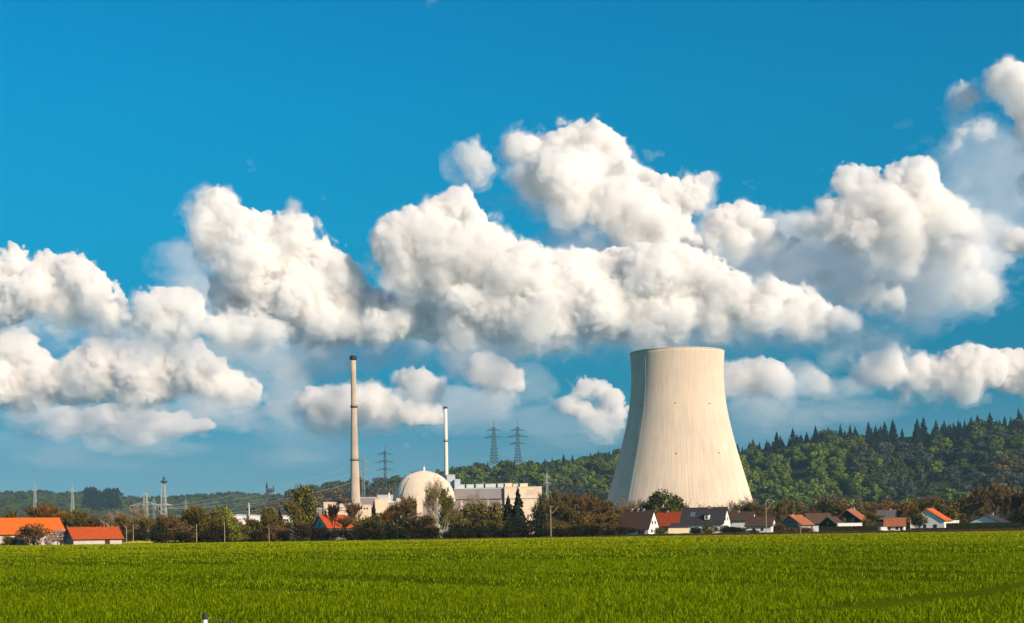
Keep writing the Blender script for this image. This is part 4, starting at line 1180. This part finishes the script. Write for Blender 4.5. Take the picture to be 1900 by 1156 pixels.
def house(label, px, Y, L, D, hw, hr, yaw, wall, roof, chim=(), win=(), name='house', cat='house', over=0.55, gable=None, door=None):
    """ridge along local X. chim: (t along ridge, height above ridge). win: (side, s, z, w, h), side in F(ront) B R L"""
    o = empty(name, (gx(px, Y), Y, 0), R(yaw))
    tag(o, label, cat)
    l, d = L / 2, D / 2
    body = MB().add([(-l, -d, 0), (l, -d, 0), (l, d, 0), (-l, d, 0), (-l, -d, hw), (l, -d, hw), (l, d, hw), (-l, d, hw)],
                    [(0, 1, 5, 4), (2, 3, 7, 6), (3, 2, 1, 0), (4, 5, 6, 7), (0, 4, 7, 3), (1, 2, 6, 5)])
    body.build('wall', M[wall], o)
    for sx in (-1, 1):
        x1 = sx * l; x0 = sx * (l - .3)
        f = [(0, 1, 2), (5, 4, 3), (0, 3, 4, 1), (1, 4, 5, 2), (2, 5, 3, 0)]
        if sx < 0: f = [tuple(reversed(q)) for q in f]
        MB().add([(x1, -d, hw + .004), (x1, d, hw + .004), (x1, 0, hr - .1), (x0, -d, hw + .004), (x0, d, hw + .004), (x0, 0, hr - .1)], f).build('gable', M[gable or wall], o)
    sl = (hr - hw) / d
    e = over; th = .28
    for sy in (-1, 1):
        yo = sy * (d + e); zo = hw - sl * e
        rm = MB().add([(-l - e, 0, hr), (l + e, 0, hr), (l + e, yo, zo), (-l - e, yo, zo), (-l - e, 0, hr + th), (l + e, 0, hr + th), (l + e, yo, zo + th), (-l - e, yo, zo + th)],
                      [(0, 1, 2, 3), (7, 6, 5, 4), (0, 4, 5, 1), (2, 6, 7, 3), (1, 5, 6, 2), (3, 7, 4, 0)] if sy < 0 else
                      [(3, 2, 1, 0), (4, 5, 6, 7), (1, 5, 4, 0), (3, 7, 6, 2), (2, 6, 5, 1), (0, 4, 7, 3)])
        rp = rm.build('roof', M[roof], o)
        if sy < 0:
            MB().bar((-l - e, 0, hr + th), (l + e, 0, hr + th), .16, n=6).build('ridge_cap', M[roof], rp)
            for t, h in chim:
                x = l * t
                MB().box(x - .45, x + .45, -.4, .4, hr - .4, hr + h).box(x - .55, x + .55, -.5, .5, hr + h + .002, hr + h + .15).build('chimney', M['brick'], rp)
            MB().bar((-l - e, yo - .08, zo + .05), (l + e, yo - .08, zo + .05), .09, n=6).build('gutter', M['dark'], rp)
    for side, s, z, w_, h in win:
        def bx(t0, t1, z0, z1, out, dep):
            if side == 'F': return MB().box(t0, t1, -d - out, -d + dep, z0, z1)
            if side == 'B': return MB().box(t0, t1, d - dep, d + out, z0, z1)
            if side == 'R': return MB().box(l - dep, l + out, t0, t1, z0, z1)
            return MB().box(-l - out, -l + dep, t0, t1, z0, z1)
        f = bx(s - w_ / 2, s + w_ / 2, z, z + h, .04, .1).build('window', M['white'] if wall not in ('white', 'creamwall') else M['wood'], o)
        bx(s - w_ / 2 + .1, s + w_ / 2 - .1, z + .1, z + h - .1, .06, .05).build('pane', M['glass'], f)
    if door:
        s, w_, h = door
        MB().box(s - w_ / 2, s + w_ / 2, -d - .05, -d + .1, 0.02, h).build('door', M['wood'], o)
    return o

# left: barns
house('large barn with bright orange tiled roof at the left edge', 36, 466, 25, 12.4, 3.7, 8.3, 37, 'pinkwall', 'roof_orange', win=[('F', 4, 1.2, 1.2, 1.2), ('F', 8, 1.2, 1.2, 1.2)], name='barn', cat='barn', door=(-2, 3, 3))
house('low white shed with orange tiled roof right of the large barn', 173, 458, 15.5, 8.0, 1.9, 5.0, 37, 'pinkwall', 'roof_red', name='barn', cat='barn', gable='greywood', door=(3, 1.6, 1.7))
house('house with orange roof and pale grey gable below the tall chimney', 617, 545, 11, 10, 4.6, 8.9, 42, 'greywood', 'roof_red', chim=[(.3, 1)], gable='palegrey', win=[('L', 0, 5.0, 1.2, 1.4), ('F', 2, 2, 1.2, 1.3)])
# right: village
house('white gabled house with long dark brown roof, leftmost of the village', 1187, 600, 13.4, 8.2, 3.0, 9.9, -37, 'white', 'roof_brown', chim=[(-.55, .8), (-.1, .8), (.3, .7)],
      win=[('R', -1.0, 4.3, .9, 1.4), ('R', 1.2, 4.3, .9, 1.4), ('R', -1.5, 1.0, 1.2, 1.3), ('F', -2, 1.0, 1.2, 1.3)], door=(2.4, 1.1, 2.1))
house('house with orange-red roof and cream gable, second from the left in the village', 1243, 627, 11.5, 7.8, 4.0, 9.3, -36, 'creamwall', 'roof_red', chim=[(-.2, .7)], win=[('R', 0, 5.0, 1.0, 1.2), ('F', 0, 1.2, 1.2, 1.3)])
h3 = house('large white house with dark slate roof, dormer and roof window', 1309, 600, 18.2, 9.2, 4.6, 10.5, -27, 'white', 'roof_slate', chim=[(.22, .9)],
      win=[('R', -1.6, 5.4, 1.1, 1.3), ('R', 1.4, 5.4, 1.1, 1.3), ('F', -4, 1.4, 1.3, 1.4), ('F', 2, 1.4, 1.3, 1.4), ('F', 6, 1.4, 1.3, 1.4)], door=(-1, 1.2, 2.2))
dm = MB().box(1.2, 3.0, -4.3, -2.2, 5.9, 7.7).build('dormer', M['white'], h3)
MB().box(1.7, 2.5, -4.36, -4.2, 6.2, 7.2).build('pane', M['glass'], dm)
MB().add([(.9, -4.6, 7.72), (3.3, -4.6, 7.72), (3.3, -1.4, 8.5), (.9, -1.4, 8.5), (.9, -4.6, 7.95), (3.3, -4.6, 7.95), (3.3, -1.4, 8.7), (.9, -1.4, 8.7)],
         [(0, 3, 2, 1), (4, 5, 6, 7), (0, 1, 5, 4), (1, 2, 6, 5), (2, 3, 7, 6), (3, 0, 4, 7)]).build('dormer_roof', M['roof_slate'], dm)
def on_slope(o_, x, t, L2, dt, D, hw, hr, name, m):
    d = D / 2; P = lambda xx, q: Vector((xx, -d * (1 - q), hw + (hr - hw) * q + .34))
    a, b, c, e = P(x, t), P(x + L2, t), P(x + L2, t + dt), P(x, t + dt)
    n_ = Vector((0, -(hr - hw), d)).normalized() * .12
    MB().add([a, b, c, e, a + n_, b + n_, c + n_, e + n_], [(4, 5, 6, 7), (0, 1, 5, 4), (1, 2, 6, 5), (2, 3, 7, 6), (3, 0, 4, 7)]).build(name, m, o_)
on_slope(h3, -5.6, .38, 2.0, .30, 9.2, 4.6, 10.5, 'roof_window', M['solar'])
# cream low extension and walls in front
o = house('low cream annex with flat-pitched roof in front of the orange-red house', 1262, 588, 6.5, 5, 2.9, 4.2, -14, 'creamwall', 'roof_slate', name='annex', cat='annex', win=[('F', -1, 1.0, 1.1, 1.1)])
def wall_piece(label, px0, px1, ytop, Y, m, name='garden_wall', cat='wall', th=.35):
    a = at(px0, ytop, Y); b = at(px1, ytop, Y)
    w_ = (b.x - a.x) / 2; h = (a.z + b.z) / 2
    o = empty(name, ((a.x + b.x) / 2, Y, 0)); tag(o, label, cat)
    MB().box(-w_, w_, -th / 2, th / 2, 0, h).build('wall', M[m], o)
    MB().box(-w_ - .08, w_ + .08, -th / 2 - .08, th / 2 + .08, h + .003, h + .15).build('coping', M[m], o)
    return o
wall_piece('cream garden wall below the orange-red roofed house', 1240, 1278, 980.5, 574, 'creamwall')
house('brown roofed house with small white gable behind, between slate house and lamp', 1378, 655, 10.5, 6.5, 6.0, 9.3, -26, 'white', 'roof_brown', chim=[(-.3, .8)], win=[('R', 0, 6.5, .8, 1)])
house('low white house with brown roof left of the tall street lamp', 1412, 592, 10.5, 6.8, 3.2, 6.4, -25, 'white', 'roof_brown', win=[('F', -2, 1, 1.1, 1.2), ('F', 1.4, 1, 1.1, 1.2), ('R', 0, 1.2, 1.1, 1.2)])
house('grey-brown gabled house with one orange-lit roof slope right of the street lamp', 1477, 600, 9, 10.5, 3.4, 6.9, 47, 'greywood', 'roof_rust', chim=[(-.6, .6)], win=[('L', 0, 3.8, 1.2, 1.2), ('F', 1, 1, 1.2, 1.2)])
house('barn with wide brown roof behind the orange-lit house', 1517, 645, 10.5, 8, 4.2, 8.0, 8, 'wood', 'roof_brown', name='barn', cat='barn')
house('small dark gabled house with brown roof between the barn and the wooden house', 1544, 612, 6.5, 8, 3.2, 6.1, 47, 'wood', 'roof_brown', win=[('L', 0, 3.3, 1, 1)])
house('dark wooden house with wide gable and coral lit roof', 1580, 634, 8.5, 13, 4.8, 9.2, 53, 'wood', 'roof_rust', chim=[(-.2, .9), (.55, 1.2)], win=[('L', -2.5, 4.6, 1.0, 1.2), ('L', 1.5, 4.6, 1.0, 1.2)])
wall_piece('long low white shed wall in front of the dark wooden house', 1553, 1598, 971, 600, 'white', 'shed', 'shed', 3.0)
wall_piece('small pale blue garden shed right of the orange-lit house', 1507, 1518, 976.5, 592, 'palegrey', 'shed', 'shed', 2.5)
h8 = house('house with grey roof and hipped brown side', 1645, 645, 7.5, 9, 5.4, 9.0, -24, 'wood', 'roof_grey', chim=[(.5, .7)])
house('low white house with brown roof and dark windows in front of the grey roof', 1661, 600, 7.6, 6.5, 2.3, 5.2, -20, 'white', 'roof_rust', win=[('F', -2, .6, 1.1, 1.3), ('F', 1, .6, 1.1, 1.3)], door=(2.8, 1.0, 2.0))
wall_piece('small white garage left of the low white house', 1632, 1643, 978.5, 596, 'white', 'garage', 'garage', 4)
house('white house with bright orange roof slope and bluish gable on the right', 1727, 600, 9.2, 14.0, 4.2, 8.7, 57, 'white', 'roof_orange', chim=[(.2, .6)],
      win=[('L', 3.2, 4.6, 1.6, 1.5), ('L', -3.2, 1.2, 1.5, 1.4), ('L', 1.0, 1.2, 1.2, 1.4), ('F', -1.5, 1.4, 1.2, 1.3)])
wall_piece('white garage attached right of the bright orange roofed house', 1756, 1777, 966, 612, 'white', 'garage', 'garage', 4)
house('low white gabled house with dark roof behind the hedge on the far right', 1836, 615, 11.5, 13.0, 3.0, 6.0, 52, 'white', 'roof_slate', chim=[(.6, 1.0)])
# tents, clutter and blossom by the left barn
tag(MB().add([(-2.8, -2, 0), (2.8, -2, 0), (2.8, 2, 0), (-2.8, 2, 0), (-1.4, -.8, 1.7), (1.4, -.8, 1.7), (1.4, .8, 1.7), (-1.4, .8, 1.7)], [(0, 1, 5, 4), (1, 2, 6, 5), (2, 3, 7, 6), (3, 0, 4, 7), (4, 5, 6, 7), (3, 2, 1, 0)]).build(
    'silage_heap', M['pinkwall'], loc=(gx(35, 455), 455, 0)), 'pale covered heap in front of the large orange roofed barn', 'heap')
for i, (px, h, w_) in enumerate(((72, 1.2, 1.5), (86, 1.5, 1.1), (95, 2.0, 1.2), (107, 1.7, 1.3))):
    mb = MB().lathe([(w_ * .45, 0), (w_ * .55, h * .3), (w_ * .5, h * .8), (w_ * .25, h)], 10)
    tag(mb.build('wrapped_bale', M['white'], loc=(gx(px, 455), 455 + i * .5, 0)), ['low pale wrapped bale beside the covered heap', 'second white bale from the covered heap', 'tallest white wrapped bale by the barn wall', 'white bale nearest the low shed'][i], 'bale', 'white bales by the large barn')

# ------------------------------------------------------------------ posts, poles, lamps
def post(name, px, ytop, Y, r, label, cat, m, ybase=None):
    o = empty(name, (gx(px, Y), Y, 0)); tag(o, label, cat)
    h = at(px, ytop, Y).z
    MB().bar((0, 0, 0), (0, 0, h), r, r * .7, 6).build('pole', M[m], o)
    return o, h
M['polewood'] = mat('weathered_pole_wood', (0.36, 0.27, 0.17), .85, .2, 2.0)
o, h = post('utility_pole', 1022.5, 938.5, 455, .15, 'bare wooden pole with a slanting stay at the field edge below the turbine hall', 'pole', 'polewood')
MB().bar((.6, 0, h - 2.3), (2.4, 0, h - .3), .09).bar((0, 0, h - 1.6), (.6, 0, h - 2.3), .05).build('stay', M['polewood'], o)
MB().bar((-.6, 0, h - .15), (.6, 0, h - .15), .07).build('crossarm', M['polewood'], o)
o, h = post('street_lamp', 1422, 931, 462, .13, 'tall street lamp with curved arm above the village', 'street lamp', 'polewood')
arm = [(0, 0, h - .05), (.12, 0, h + .35), (.6, 0, h + .62), (1.3, 0, h + .7), (2.0, 0, h + .5), (2.5, 0, h + .2)]
MB().tube(arm, .09, 5).build('arm', M['polewood'], o)
MB().bar((.35, 0, h - 2.3), (2.3, 0, h + .05), .10).build('brace', M['polewood'], o)
MB().box(2.15, 2.85, -.14, .14, h + .02, h + .16).build('lamp_head', M['steelpale'], o)
o, h = post('street_lamp', 235, 979, 520, .09, 'short lamp with bent head right of the low shed, left one', 'street lamp', 'steelpale')
MB().tube([(0, 0, h), (-.4, 0, h + .45), (-1.0, 0, h + .5)], .08, 5).build('lamp_head', M['steelpale'], o)
post('lamp_post', 247.5, 973, 525, .14, 'plain pale post beside the bent lamp', 'post', 'polewood')
for px, yt, lb in ((365, 972, 'pale thin post standing below the brown tree, left of the pale-green tree'), (417, 968, 'pale thin post under the pale-green spring tree'), (499.5, 979, 'pale thin post left of the small spruce'), (193.5, 967, 'thin post behind the low shed roof')):
    post('wooden_post', px, yt, 454 if px > 200 else 500, .13, lb, 'post', 'polewood')
# young stake tree on the field at the right
o = empty('sapling', (gx(1486, 440), 440, 0)); tag(o, 'slim bare sapling with forked top standing at the edge of the field', 'sapling')
hs = at(1486, 972, 440).z
MB().bar((0, 0, 0), (-.25, 0, hs), .10, .05, 6).build('trunk', M['polewood'], o)
MB().tube([(-.1, 0, hs * .45), (.7, 0, hs * .75), (1.2, 0, hs * 1.05)], .05).tube([(-.2, 0, hs * .7), (-.9, 0, hs * 1.1)], .05).tube([(.6, 0, hs * .7), (1.5, 0, hs * .8)], .04).build('branches', M['polewood'], o)
# marker post in the foreground
YP = 19.0
pp = at(380.3, 1138, YP)
o = empty('marker_post', (pp.x, YP, 0)); tag(o, 'short white marker post with a black cap at the bottom edge of the field', 'marker post')
MB().lathe([(.031, -.1), (.031, pp.z - .075)], 16).build('post', M['white'], o)
MB().lathe([(.034, pp.z - .08), (.036, pp.z - .06), (.034, pp.z - .008), (.022, pp.z)], 16).build('cap', M['dark'], o)
fw = [at(391 + 60 * t, 1147 + 13 * t - 3 * t * (1 - t), YP - .8 * t) for t in np.linspace(0, 1, 6)]
fw = [Vector((pp.x + .03, YP, pp.z - .09))] + [Vector(p) for p in fw] + [Vector((pp.x + 3.2, YP - 3, pp.z - .25))]
tag(MB().tube([p - fw[0] for p in fw], .0025, 3).build('fence_wire', M['steelpale'], loc=fw[0]), 'thin pale fence wire running right from the white marker post', 'wire')

# ------------------------------------------------------------------ tree belt between the field and the plant
T = tree
T('bush_dark', 3, 980, 40, 462, 'dark round bush at the very left edge in front of the barn')
T('bush_brown', 62, 969, 60, 450, 'round brown twiggy tree in front of the large orange roof', var=1)
T('bush_olive', 18, 990, 30, 452, 'low olive bush beside the dark bush at the left barn')
T('bush_blossom', 92, 990, 24, 455, 'pale blossoming shrub by the white bales')
T('bush_blossom', 128, 985, 22, 457, 'pale pink shrub touching the gable of the low shed')
T('bare_rust', 70, 936, 70, 560, 'rusty brown bare tree behind the left part of the barn roof')
T('bare_rust', 105, 938, 72, 570, 'widest rusty brown bare tree behind the barn roof')
T('bare_olive', 140, 950, 62, 555, 'olive brown bare tree above the gap between barn and shed')
T('bare_olive', 30, 948, 50, 590, 'olive bare tree behind the left end of the barn roof')
T('bush_blossom', 114, 980, 30, 456, 'pink-white blossoming tree between the barn and the low shed')
T('bare_brown', 180, 958, 52, 560, 'brown bare tree just behind the low shed roof')
T('bare_pale', 212, 945, 52, 640, 'pale pinkish bare tree behind the low shed, left one')
T('bare_pale', 248, 936, 58, 650, 'largest pale bare tree left of the short pylon')
T('bare_brown', 228, 956, 42, 545, 'dark brown bare tree in front of the pale bare trees')
T('bush_dark', 292, 970, 50, 520, 'dark round bush left of the platform mast foot')
T('bare_olive', 268, 960, 44, 550, 'olive brown tree below the short pylon')
T('bush_darkbrown', 260, 976, 40, 530, 'very dark thicket beside the yellow rapeseed')
T('bare_brown', 318, 955, 48, 560, 'brown bare tree below the platform mast')
T('bush_brown', 335, 975, 56, 500, 'brown bushy thicket right of the platform mast')
T('bare_olive', 366, 941, 56, 540, 'tall olive brown tree left of the pale-green spring tree')
T('bush_olive', 372, 968, 52, 505, 'olive bush below the tall olive brown tree')
T('leafy_olive', 398, 946, 48, 545, 'dark olive tree with drooping side left of the spring tree')
T('leafy_spring', 414, 934, 38, 556, 'pale yellow-green spring tree standing tall left of centre')
T('bush_darkbrown', 404, 972, 56, 500, 'dark brown bush under the spring tree')
T('bush_spring', 437, 968, 32, 492, 'bright yellow-green shrub under the thin pale mast')
T('bush_olive', 470, 964, 60, 510, 'olive bush below the smaller pale shed')
T('bush_olive', 452, 974, 44, 500, 'low olive bush right of the bright yellow-green shrub')
T('bare_olive', 496, 944, 46, 560, 'olive bare tree left of the small spruce')
T('bush_brown', 507, 970, 50, 500, 'brown bush below the small spruce')
T('spruce', 519.5, 943, 21, 600, 'small dark spruce left of the tall brown-green tree', group=None)
T('leafy_olive', 565, 902, 58, 640, 'tall dark brown-green tree left of the beige box building', var=1)
T('bare_olive', 548, 930, 40, 630, 'bare olive tree leaning against the tall brown-green tree')
T('bare_olive', 545, 966, 60, 540, 'low olive brown tree below the pale pinkish warehouse')
T('bare_dark', 621, 928, 34, 520, 'slender dark leafless tree in front of the orange roofed house')
T('bare_rust', 655, 930, 40, 600, 'rusty bare tree at the foot of the tall chimney')
T('bare_rust', 640, 958, 44, 530, 'low rusty bare tree right of the orange roofed house')
T('spruce', 694.5, 928, 20, 640, 'small dark spruce in front of the cream cube building')
T('bush_olive', 705, 948, 50, 600, 'olive green tree below the cream cube building')
T('bush_twig_olive', 672, 954, 44, 560, 'yellow-olive bush right of the tall chimney foot')
T('leafy_olive', 700, 957, 40, 540, 'broad leafy olive tree left of the orange-brown tree')
T('bare_rust', 742, 932, 56, 600, 'orange-brown bare tree left of the reactor dome')
T('bare_rust', 724, 948, 44, 570, 'smaller orange-brown bare tree below the grey annex')
T('bare_brown', 768, 922, 48, 610, 'dark brown bare tree in front of the dome, left part')
T('bush_brown', 788, 948, 60, 560, 'wide dark brown thicket below the dome')
T('bare_pale', 806, 888, 46, 760, 'pale leafless tree standing in front of the dome')
T('birch', 819, 902, 52, 545, 'white stemmed birch with thin olive leaves in front of the dome')
T('leafy_olive', 828, 908, 32, 580, 'olive leafy tree just right of the birch crown')
T('bare_pale', 850, 935, 54, 640, 'pale bare scrub below the turbine hall wing')
T('bush_twig_olive', 880, 925, 62, 590, 'broad olive brown tree below the turbine hall, left one')
T('bush_twig_olive', 910, 927, 58, 595, 'broad olive brown tree below the turbine hall, right one')
T('bare_pale', 885, 912, 50, 760, 'pale twiggy bare tree against the turbine hall wing')
T('bush_olive', 905, 962, 60, 520, 'olive bush under the broad olive brown trees')
T('bush_darkbrown', 858, 968, 46, 510, 'dark brown bush right of the birch stem')
T('spruce', 962, 904, 46, 560, 'tall dark spruce in front of the cream end block')
T('spruce', 944, 918, 40, 570, 'shorter dark spruce left of the tall one')
T('bush_dark', 998, 938, 44, 550, 'dark round evergreen right of the two spruces')
T('bush_dark', 957, 955, 46, 545, 'dark evergreen bush at the foot of the spruces')
T('bare_pale', 996, 922, 26, 700, 'thin pale bare tree before the right end of the cream block')
T('bare_brown', 1030, 914, 44, 640, 'brown bare tree behind the wooden pole')
T('bare_brown', 1060, 916, 48, 645, 'brown bare tree right of the wooden pole')
T('bare_olive', 1048, 930, 56, 600, 'olive bare tree between two brown ones right of the turbine hall')
T('bare_brown', 1098, 918, 50, 640, 'tall brown bare tree left of the cooling tower foot')
T('bare_brown', 1120, 928, 50, 620, 'brown bare tree touching the dark side of the cooling tower')
T('bare_rust', 1112, 955, 50, 560, 'rusty thicket left of the leftmost village house')
T('bush_twig_olive', 1072, 958, 70, 545, 'straw-olive scrub right of the wooden pole')
T('bush_darkbrown', 1085, 972, 50, 530, 'dark bush in the straw-olive scrub')
T('bush_twig_olive', 1035, 965, 52, 535, 'straw-olive scrub at the wooden pole')
T('bare_brown', 1150, 940, 44, 640, 'brown bare tree behind the leftmost village house')
T('bare_pale', 1160, 922, 48, 900, 'faint grey bare tree before the left foot of the cooling tower')
T('bare_pale', 1185, 926, 44, 900, 'second faint grey bare tree before the cooling tower foot')
T('bare_brown', 1180, 940, 50, 680, 'dark bare tree above the brown roof of the leftmost house')
T('leafy_green', 1235, 911, 78, 690, 'big round green tree in front of the cooling tower', var=2)
T('leafy_green', 1212, 924, 48, 700, 'smaller green tree left of the big round one')
T('leafy_olive', 1258, 924, 42, 695, 'olive green tree right of the big round one')
T('bare_pale', 1352, 930, 46, 780, 'pale bare tree at the right foot of the cooling tower, left one')
T('bare_pale', 1380, 920, 56, 800, 'largest pale bare tree at the right foot of the cooling tower')
T('bare_pale', 1310, 934, 30, 880, 'low pale bare tree behind the slate roof')
T('bare_olive', 1384, 934, 50, 740, 'olive bare tree before the pale trees right of the tower')
T('bare_olive', 1415, 940, 46, 730, 'olive bare tree behind the street lamp')
T('bush_olive', 1345, 974, 34, 585, 'green-brown bush at the gable of the slate house')
T('bush_olive', 1312, 972, 36, 580, 'green bush in front of the slate house')
T('bush_dark', 1290, 976, 26, 576, 'dark bush between the cream wall and the slate house')
T('bush_olive', 1225, 976, 26, 578, 'olive bush between the two leftmost village houses')
T('bush_darkbrown', 1192, 983, 12, 572, 'dark arched bush at the white front wall of the leftmost house')
T('bush_darkbrown', 1160, 975, 46, 575, 'dark brown thicket left of the leftmost village house')
T('bush_darkbrown', 1362, 975, 56, 570, 'wide dark thicket right of the slate house')
T('bush_darkbrown', 1398, 982, 30, 565, 'low dark bush in front of the low white house')
T('bush_brown', 1446, 968, 34, 590, 'brown bush right of the street lamp')
T('bush_brown', 1490, 978, 44, 580, 'brown shrub in front of the orange-lit house')
T('bush_twig_olive', 1466, 978, 40, 575, 'olive shrub left of the forked sapling')
T('bare_olive', 1612, 950, 44, 615, 'olive bare tree between wooden house and grey roof')
T('bush_brown', 1606, 962, 30, 605, 'brown bush right of the long white shed')
T('leafy_green', 1706, 952, 34, 575, 'small green tree in front of the bright orange roofed house')
T('bare_olive', 1705, 925, 64, 700, 'golden olive tree behind the bright orange roof, left one')
T('bush_twig_olive', 1752, 922, 60, 720, 'golden olive tree behind the bright orange roof, right one')
T('bush_brown', 1786, 952, 26, 620, 'dark brown bush right of the white garage')
T('bare_rust', 1678, 932, 46, 690, 'rust brown bare tree behind the low brown roof')
T('bare_brown', 1800, 905, 66, 740, 'tall brown bare tree on the right behind the low white gable, left one')
T('bare_brown', 1838, 900, 70, 750, 'tallest brown bare tree on the right behind the low white gable')
T('bare_brown', 1872, 912, 60, 720, 'brown bare tree above the dark roof on the far right')
T('bare_dark', 1896, 914, 40, 640, 'very dark tree cut by the right edge of the picture', var=2)
T('bush_dark', 1893, 940, 34, 625, 'dark evergreen at the right edge below the dark tree')
for k_, px, yt, w_, Y, lb in (('bare_olive', 1012, 918, 40, 660, 'olive brown tree just right of the cream end block'), ('bare_brown', 1078, 922, 46, 650, 'dense brown tree between the two brown ones left of the tower'),
        ('bush_brown', 1020, 945, 50, 600, 'brown thicket behind the wooden pole'), ('bush_brown', 1058, 940, 54, 605, 'tall brown thicket right of the wooden pole'), ('bush_brown', 1095, 944, 54, 600, 'brown thicket below the tall brown bare tree'),
        ('bush_brown', 1132, 948, 52, 605, 'brown thicket at the left foot of the cooling tower'), ('bush_brown', 1166, 948, 40, 640, 'brown thicket behind the leftmost house roof'), ('bare_brown', 1140, 930, 46, 650, 'brown bare tree before the dark foot of the cooling tower'),
        ('bush_olive', 735, 955, 52, 560, 'olive thicket below the orange-brown trees'), ('bush_brown', 765, 950, 48, 565, 'brown thicket left of the dome middle'), ('bush_twig_olive', 850, 945, 44, 560, 'olive twiggy bush right of the birch'),
        ('bush_olive', 935, 952, 40, 560, 'olive bush left of the shorter spruce'), ('bush_brown', 590, 962, 40, 560, 'brown bush left of the orange roofed house'), ('bush_olive', 680, 962, 46, 545, 'low olive thicket right of the rusty bare trees'),
        ('bush_twig_olive', 655, 958, 34, 548, 'yellow-brown bush at the orange roof right end'), ('bush_brown', 350, 960, 44, 540, 'brown thicket left of the tall olive brown tree'), ('bush_brown', 430, 950, 36, 560, 'brown thicket behind the bright yellow-green shrub'),
        ('bush_olive', 300, 958, 46, 560, 'olive thicket under the platform mast'), ('bush_brown', 245, 968, 40, 545, 'brown thicket at the bent lamp'), ('bush_brown', 520, 960, 44, 560, 'brown thicket round the small spruce'),
        ('bush_brown', 1425, 955, 40, 640, 'brown thicket behind the street lamp'), ('bush_brown', 1395, 950, 40, 690, 'brown thicket behind the low white house')):
    T(k_, px, yt, w_, Y, lb)
# scrub at the foot of the hill behind the village
fr = random.Random(9)
for i in range(34):
    px = 1400 + i * 15.4 + fr.uniform(-6, 6)
    k = fr.choice(['bare_olive', 'bare_brown', 'bush_twig_olive', 'bare_brown', 'bush_olive', 'bare_rust'])
    T(k, px, 934 + fr.uniform(-12, 16), fr.uniform(34, 56), fr.uniform(760, 980), {'bare_olive': 'olive leafless tree in the row at the foot of the hill behind the village', 'bare_brown': 'brown leafless tree in the row at the foot of the hill behind the village',
        'bush_twig_olive': 'olive scrub in the row at the foot of the hill behind the village', 'bush_olive': 'dark olive bush in the row at the foot of the hill behind the village',
        'bare_rust': 'rusty leafless tree in the row at the foot of the hill behind the village'}[k], group=k.replace('_', ' ') + ' row behind the village')
# trees behind the belt on the left, hiding the plain
for i in range(40):
    px = -20 + i * 15.6 + fr.uniform(-6, 6)
    k = fr.choice(['bare_pale', 'bare_olive', 'bare_brown', 'bush_olive'])
    T(k, px, 962 + fr.uniform(-8, 10), fr.uniform(30, 50), fr.uniform(760, 1050), {'bare_pale': 'pale leafless tree in the hazy row behind the left tree belt', 'bare_olive': 'olive leafless tree in the hazy row behind the left tree belt',
        'bare_brown': 'brown leafless tree in the hazy row behind the left tree belt', 'bush_olive': 'olive bush in the hazy row behind the left tree belt'}[k], group=k.replace('_', ' ') + ' row behind the left belt')
# dark bushes lining the far edge of the field
LAND = [(560, 'below the tall brown-green tree'), (590, 'left of the orange roofed house'), (617, 'below the orange roofed house'), (645, 'below the tall chimney'), (672, 'right of the tall chimney'),
        (698, 'below the cream cube building'), (722, 'below the grey annex'), (748, 'below the left of the reactor dome'), (775, 'below the middle of the reactor dome'), (800, 'just left of the birch stem'), (836, 'just right of the birch stem'),
        (862, 'below the turbine hall wing'), (888, 'below the broad olive trees'), (915, 'left of the spruces'), (945, 'below the shorter spruce'), (975, 'below the tall spruce'), (1004, 'left of the wooden pole'),
        (1042, 'right of the wooden pole'), (1072, 'below the straw-olive scrub'), (1102, 'below the rusty thicket'), (1132, 'left of the village'), (530, 'right of the small spruce'), (480, 'right of the low olive bushes'), (300, 'left of the brown thicket'), (392, 'right of the tall olive brown tree'), (345, 'below the brown thicket')]
for px, wh in LAND:
    lo_ = 500 < px < 1000
    T('bush_darkbrown' if fr.random() < .75 else 'bush_dark', px, (976 if lo_ else 982) + fr.uniform(-5, 5) - (px - 700) * .0145, fr.uniform(36, 46), 482 + fr.uniform(-8, 8), 'low dark bush at the field edge ' + wh)
# clipped hedges
def hedge(px0, px1, ytop, Y, depth, label, m='leaf_dark'):
    a = at(px0, ytop, Y); b = at(px1, ytop, Y); h = (a.z + b.z) / 2
    r = np.random.default_rng(hash_name(label))
    n_ = int((b.x - a.x) * 90)
    P = np.stack([r.uniform(0, b.x - a.x, n_), r.uniform(0, depth, n_), r.uniform(0, 1, n_) ** .6 * h], -1)
    side = r.random(n_)
    Nn = np.where((side < .6)[:, None], [0, -1.0, .3], [0, -.2, 1.0]) + r.normal(size=(n_, 3)) * .4
    P[:, 1] = np.where(side < .6, r.uniform(-.1, .12, n_), P[:, 1])
    P[:, 2] = np.where(side < .6, P[:, 2], h + r.uniform(-.15, .12, n_))
    Nn /= np.linalg.norm(Nn, axis=1, keepdims=True)
    V, F = quads_at(P, Nn, .17, r)
    o = empty('hedge', (a.x, Y, 0)); tag(o, label, 'hedge')
    link('foliage', np_mesh('hedge_foliage', V, F, M[m]), o)
    MB().box(.1, b.x - a.x - .1, .15, depth - .1, 0, h - .1).build('core', M['floor'], o)
hedge(1757, 1893, 970.5, 560, 1.8, 'long dark clipped hedge in front of the low white gable on the far right')
hedge(1520, 1628, 977, 560, 1.6, 'low dark hedge in front of the long white shed')
hedge(1690, 1757, 980.5, 560, 1.0, 'very low dark hedge below the bright orange roofed house')

# ------------------------------------------------------------------ haze over the valley
hb = MB().box(-6600, 6600, -1000, 8000, -1.2, 262)
hz_o = hb.build('haze', vol_mat('valley_haze', 0.000044, (0.45, 0.78, 1.0)))
hz_o.data.materials[0].name = 'valley_haze'
tag(hz_o, kind='stuff')
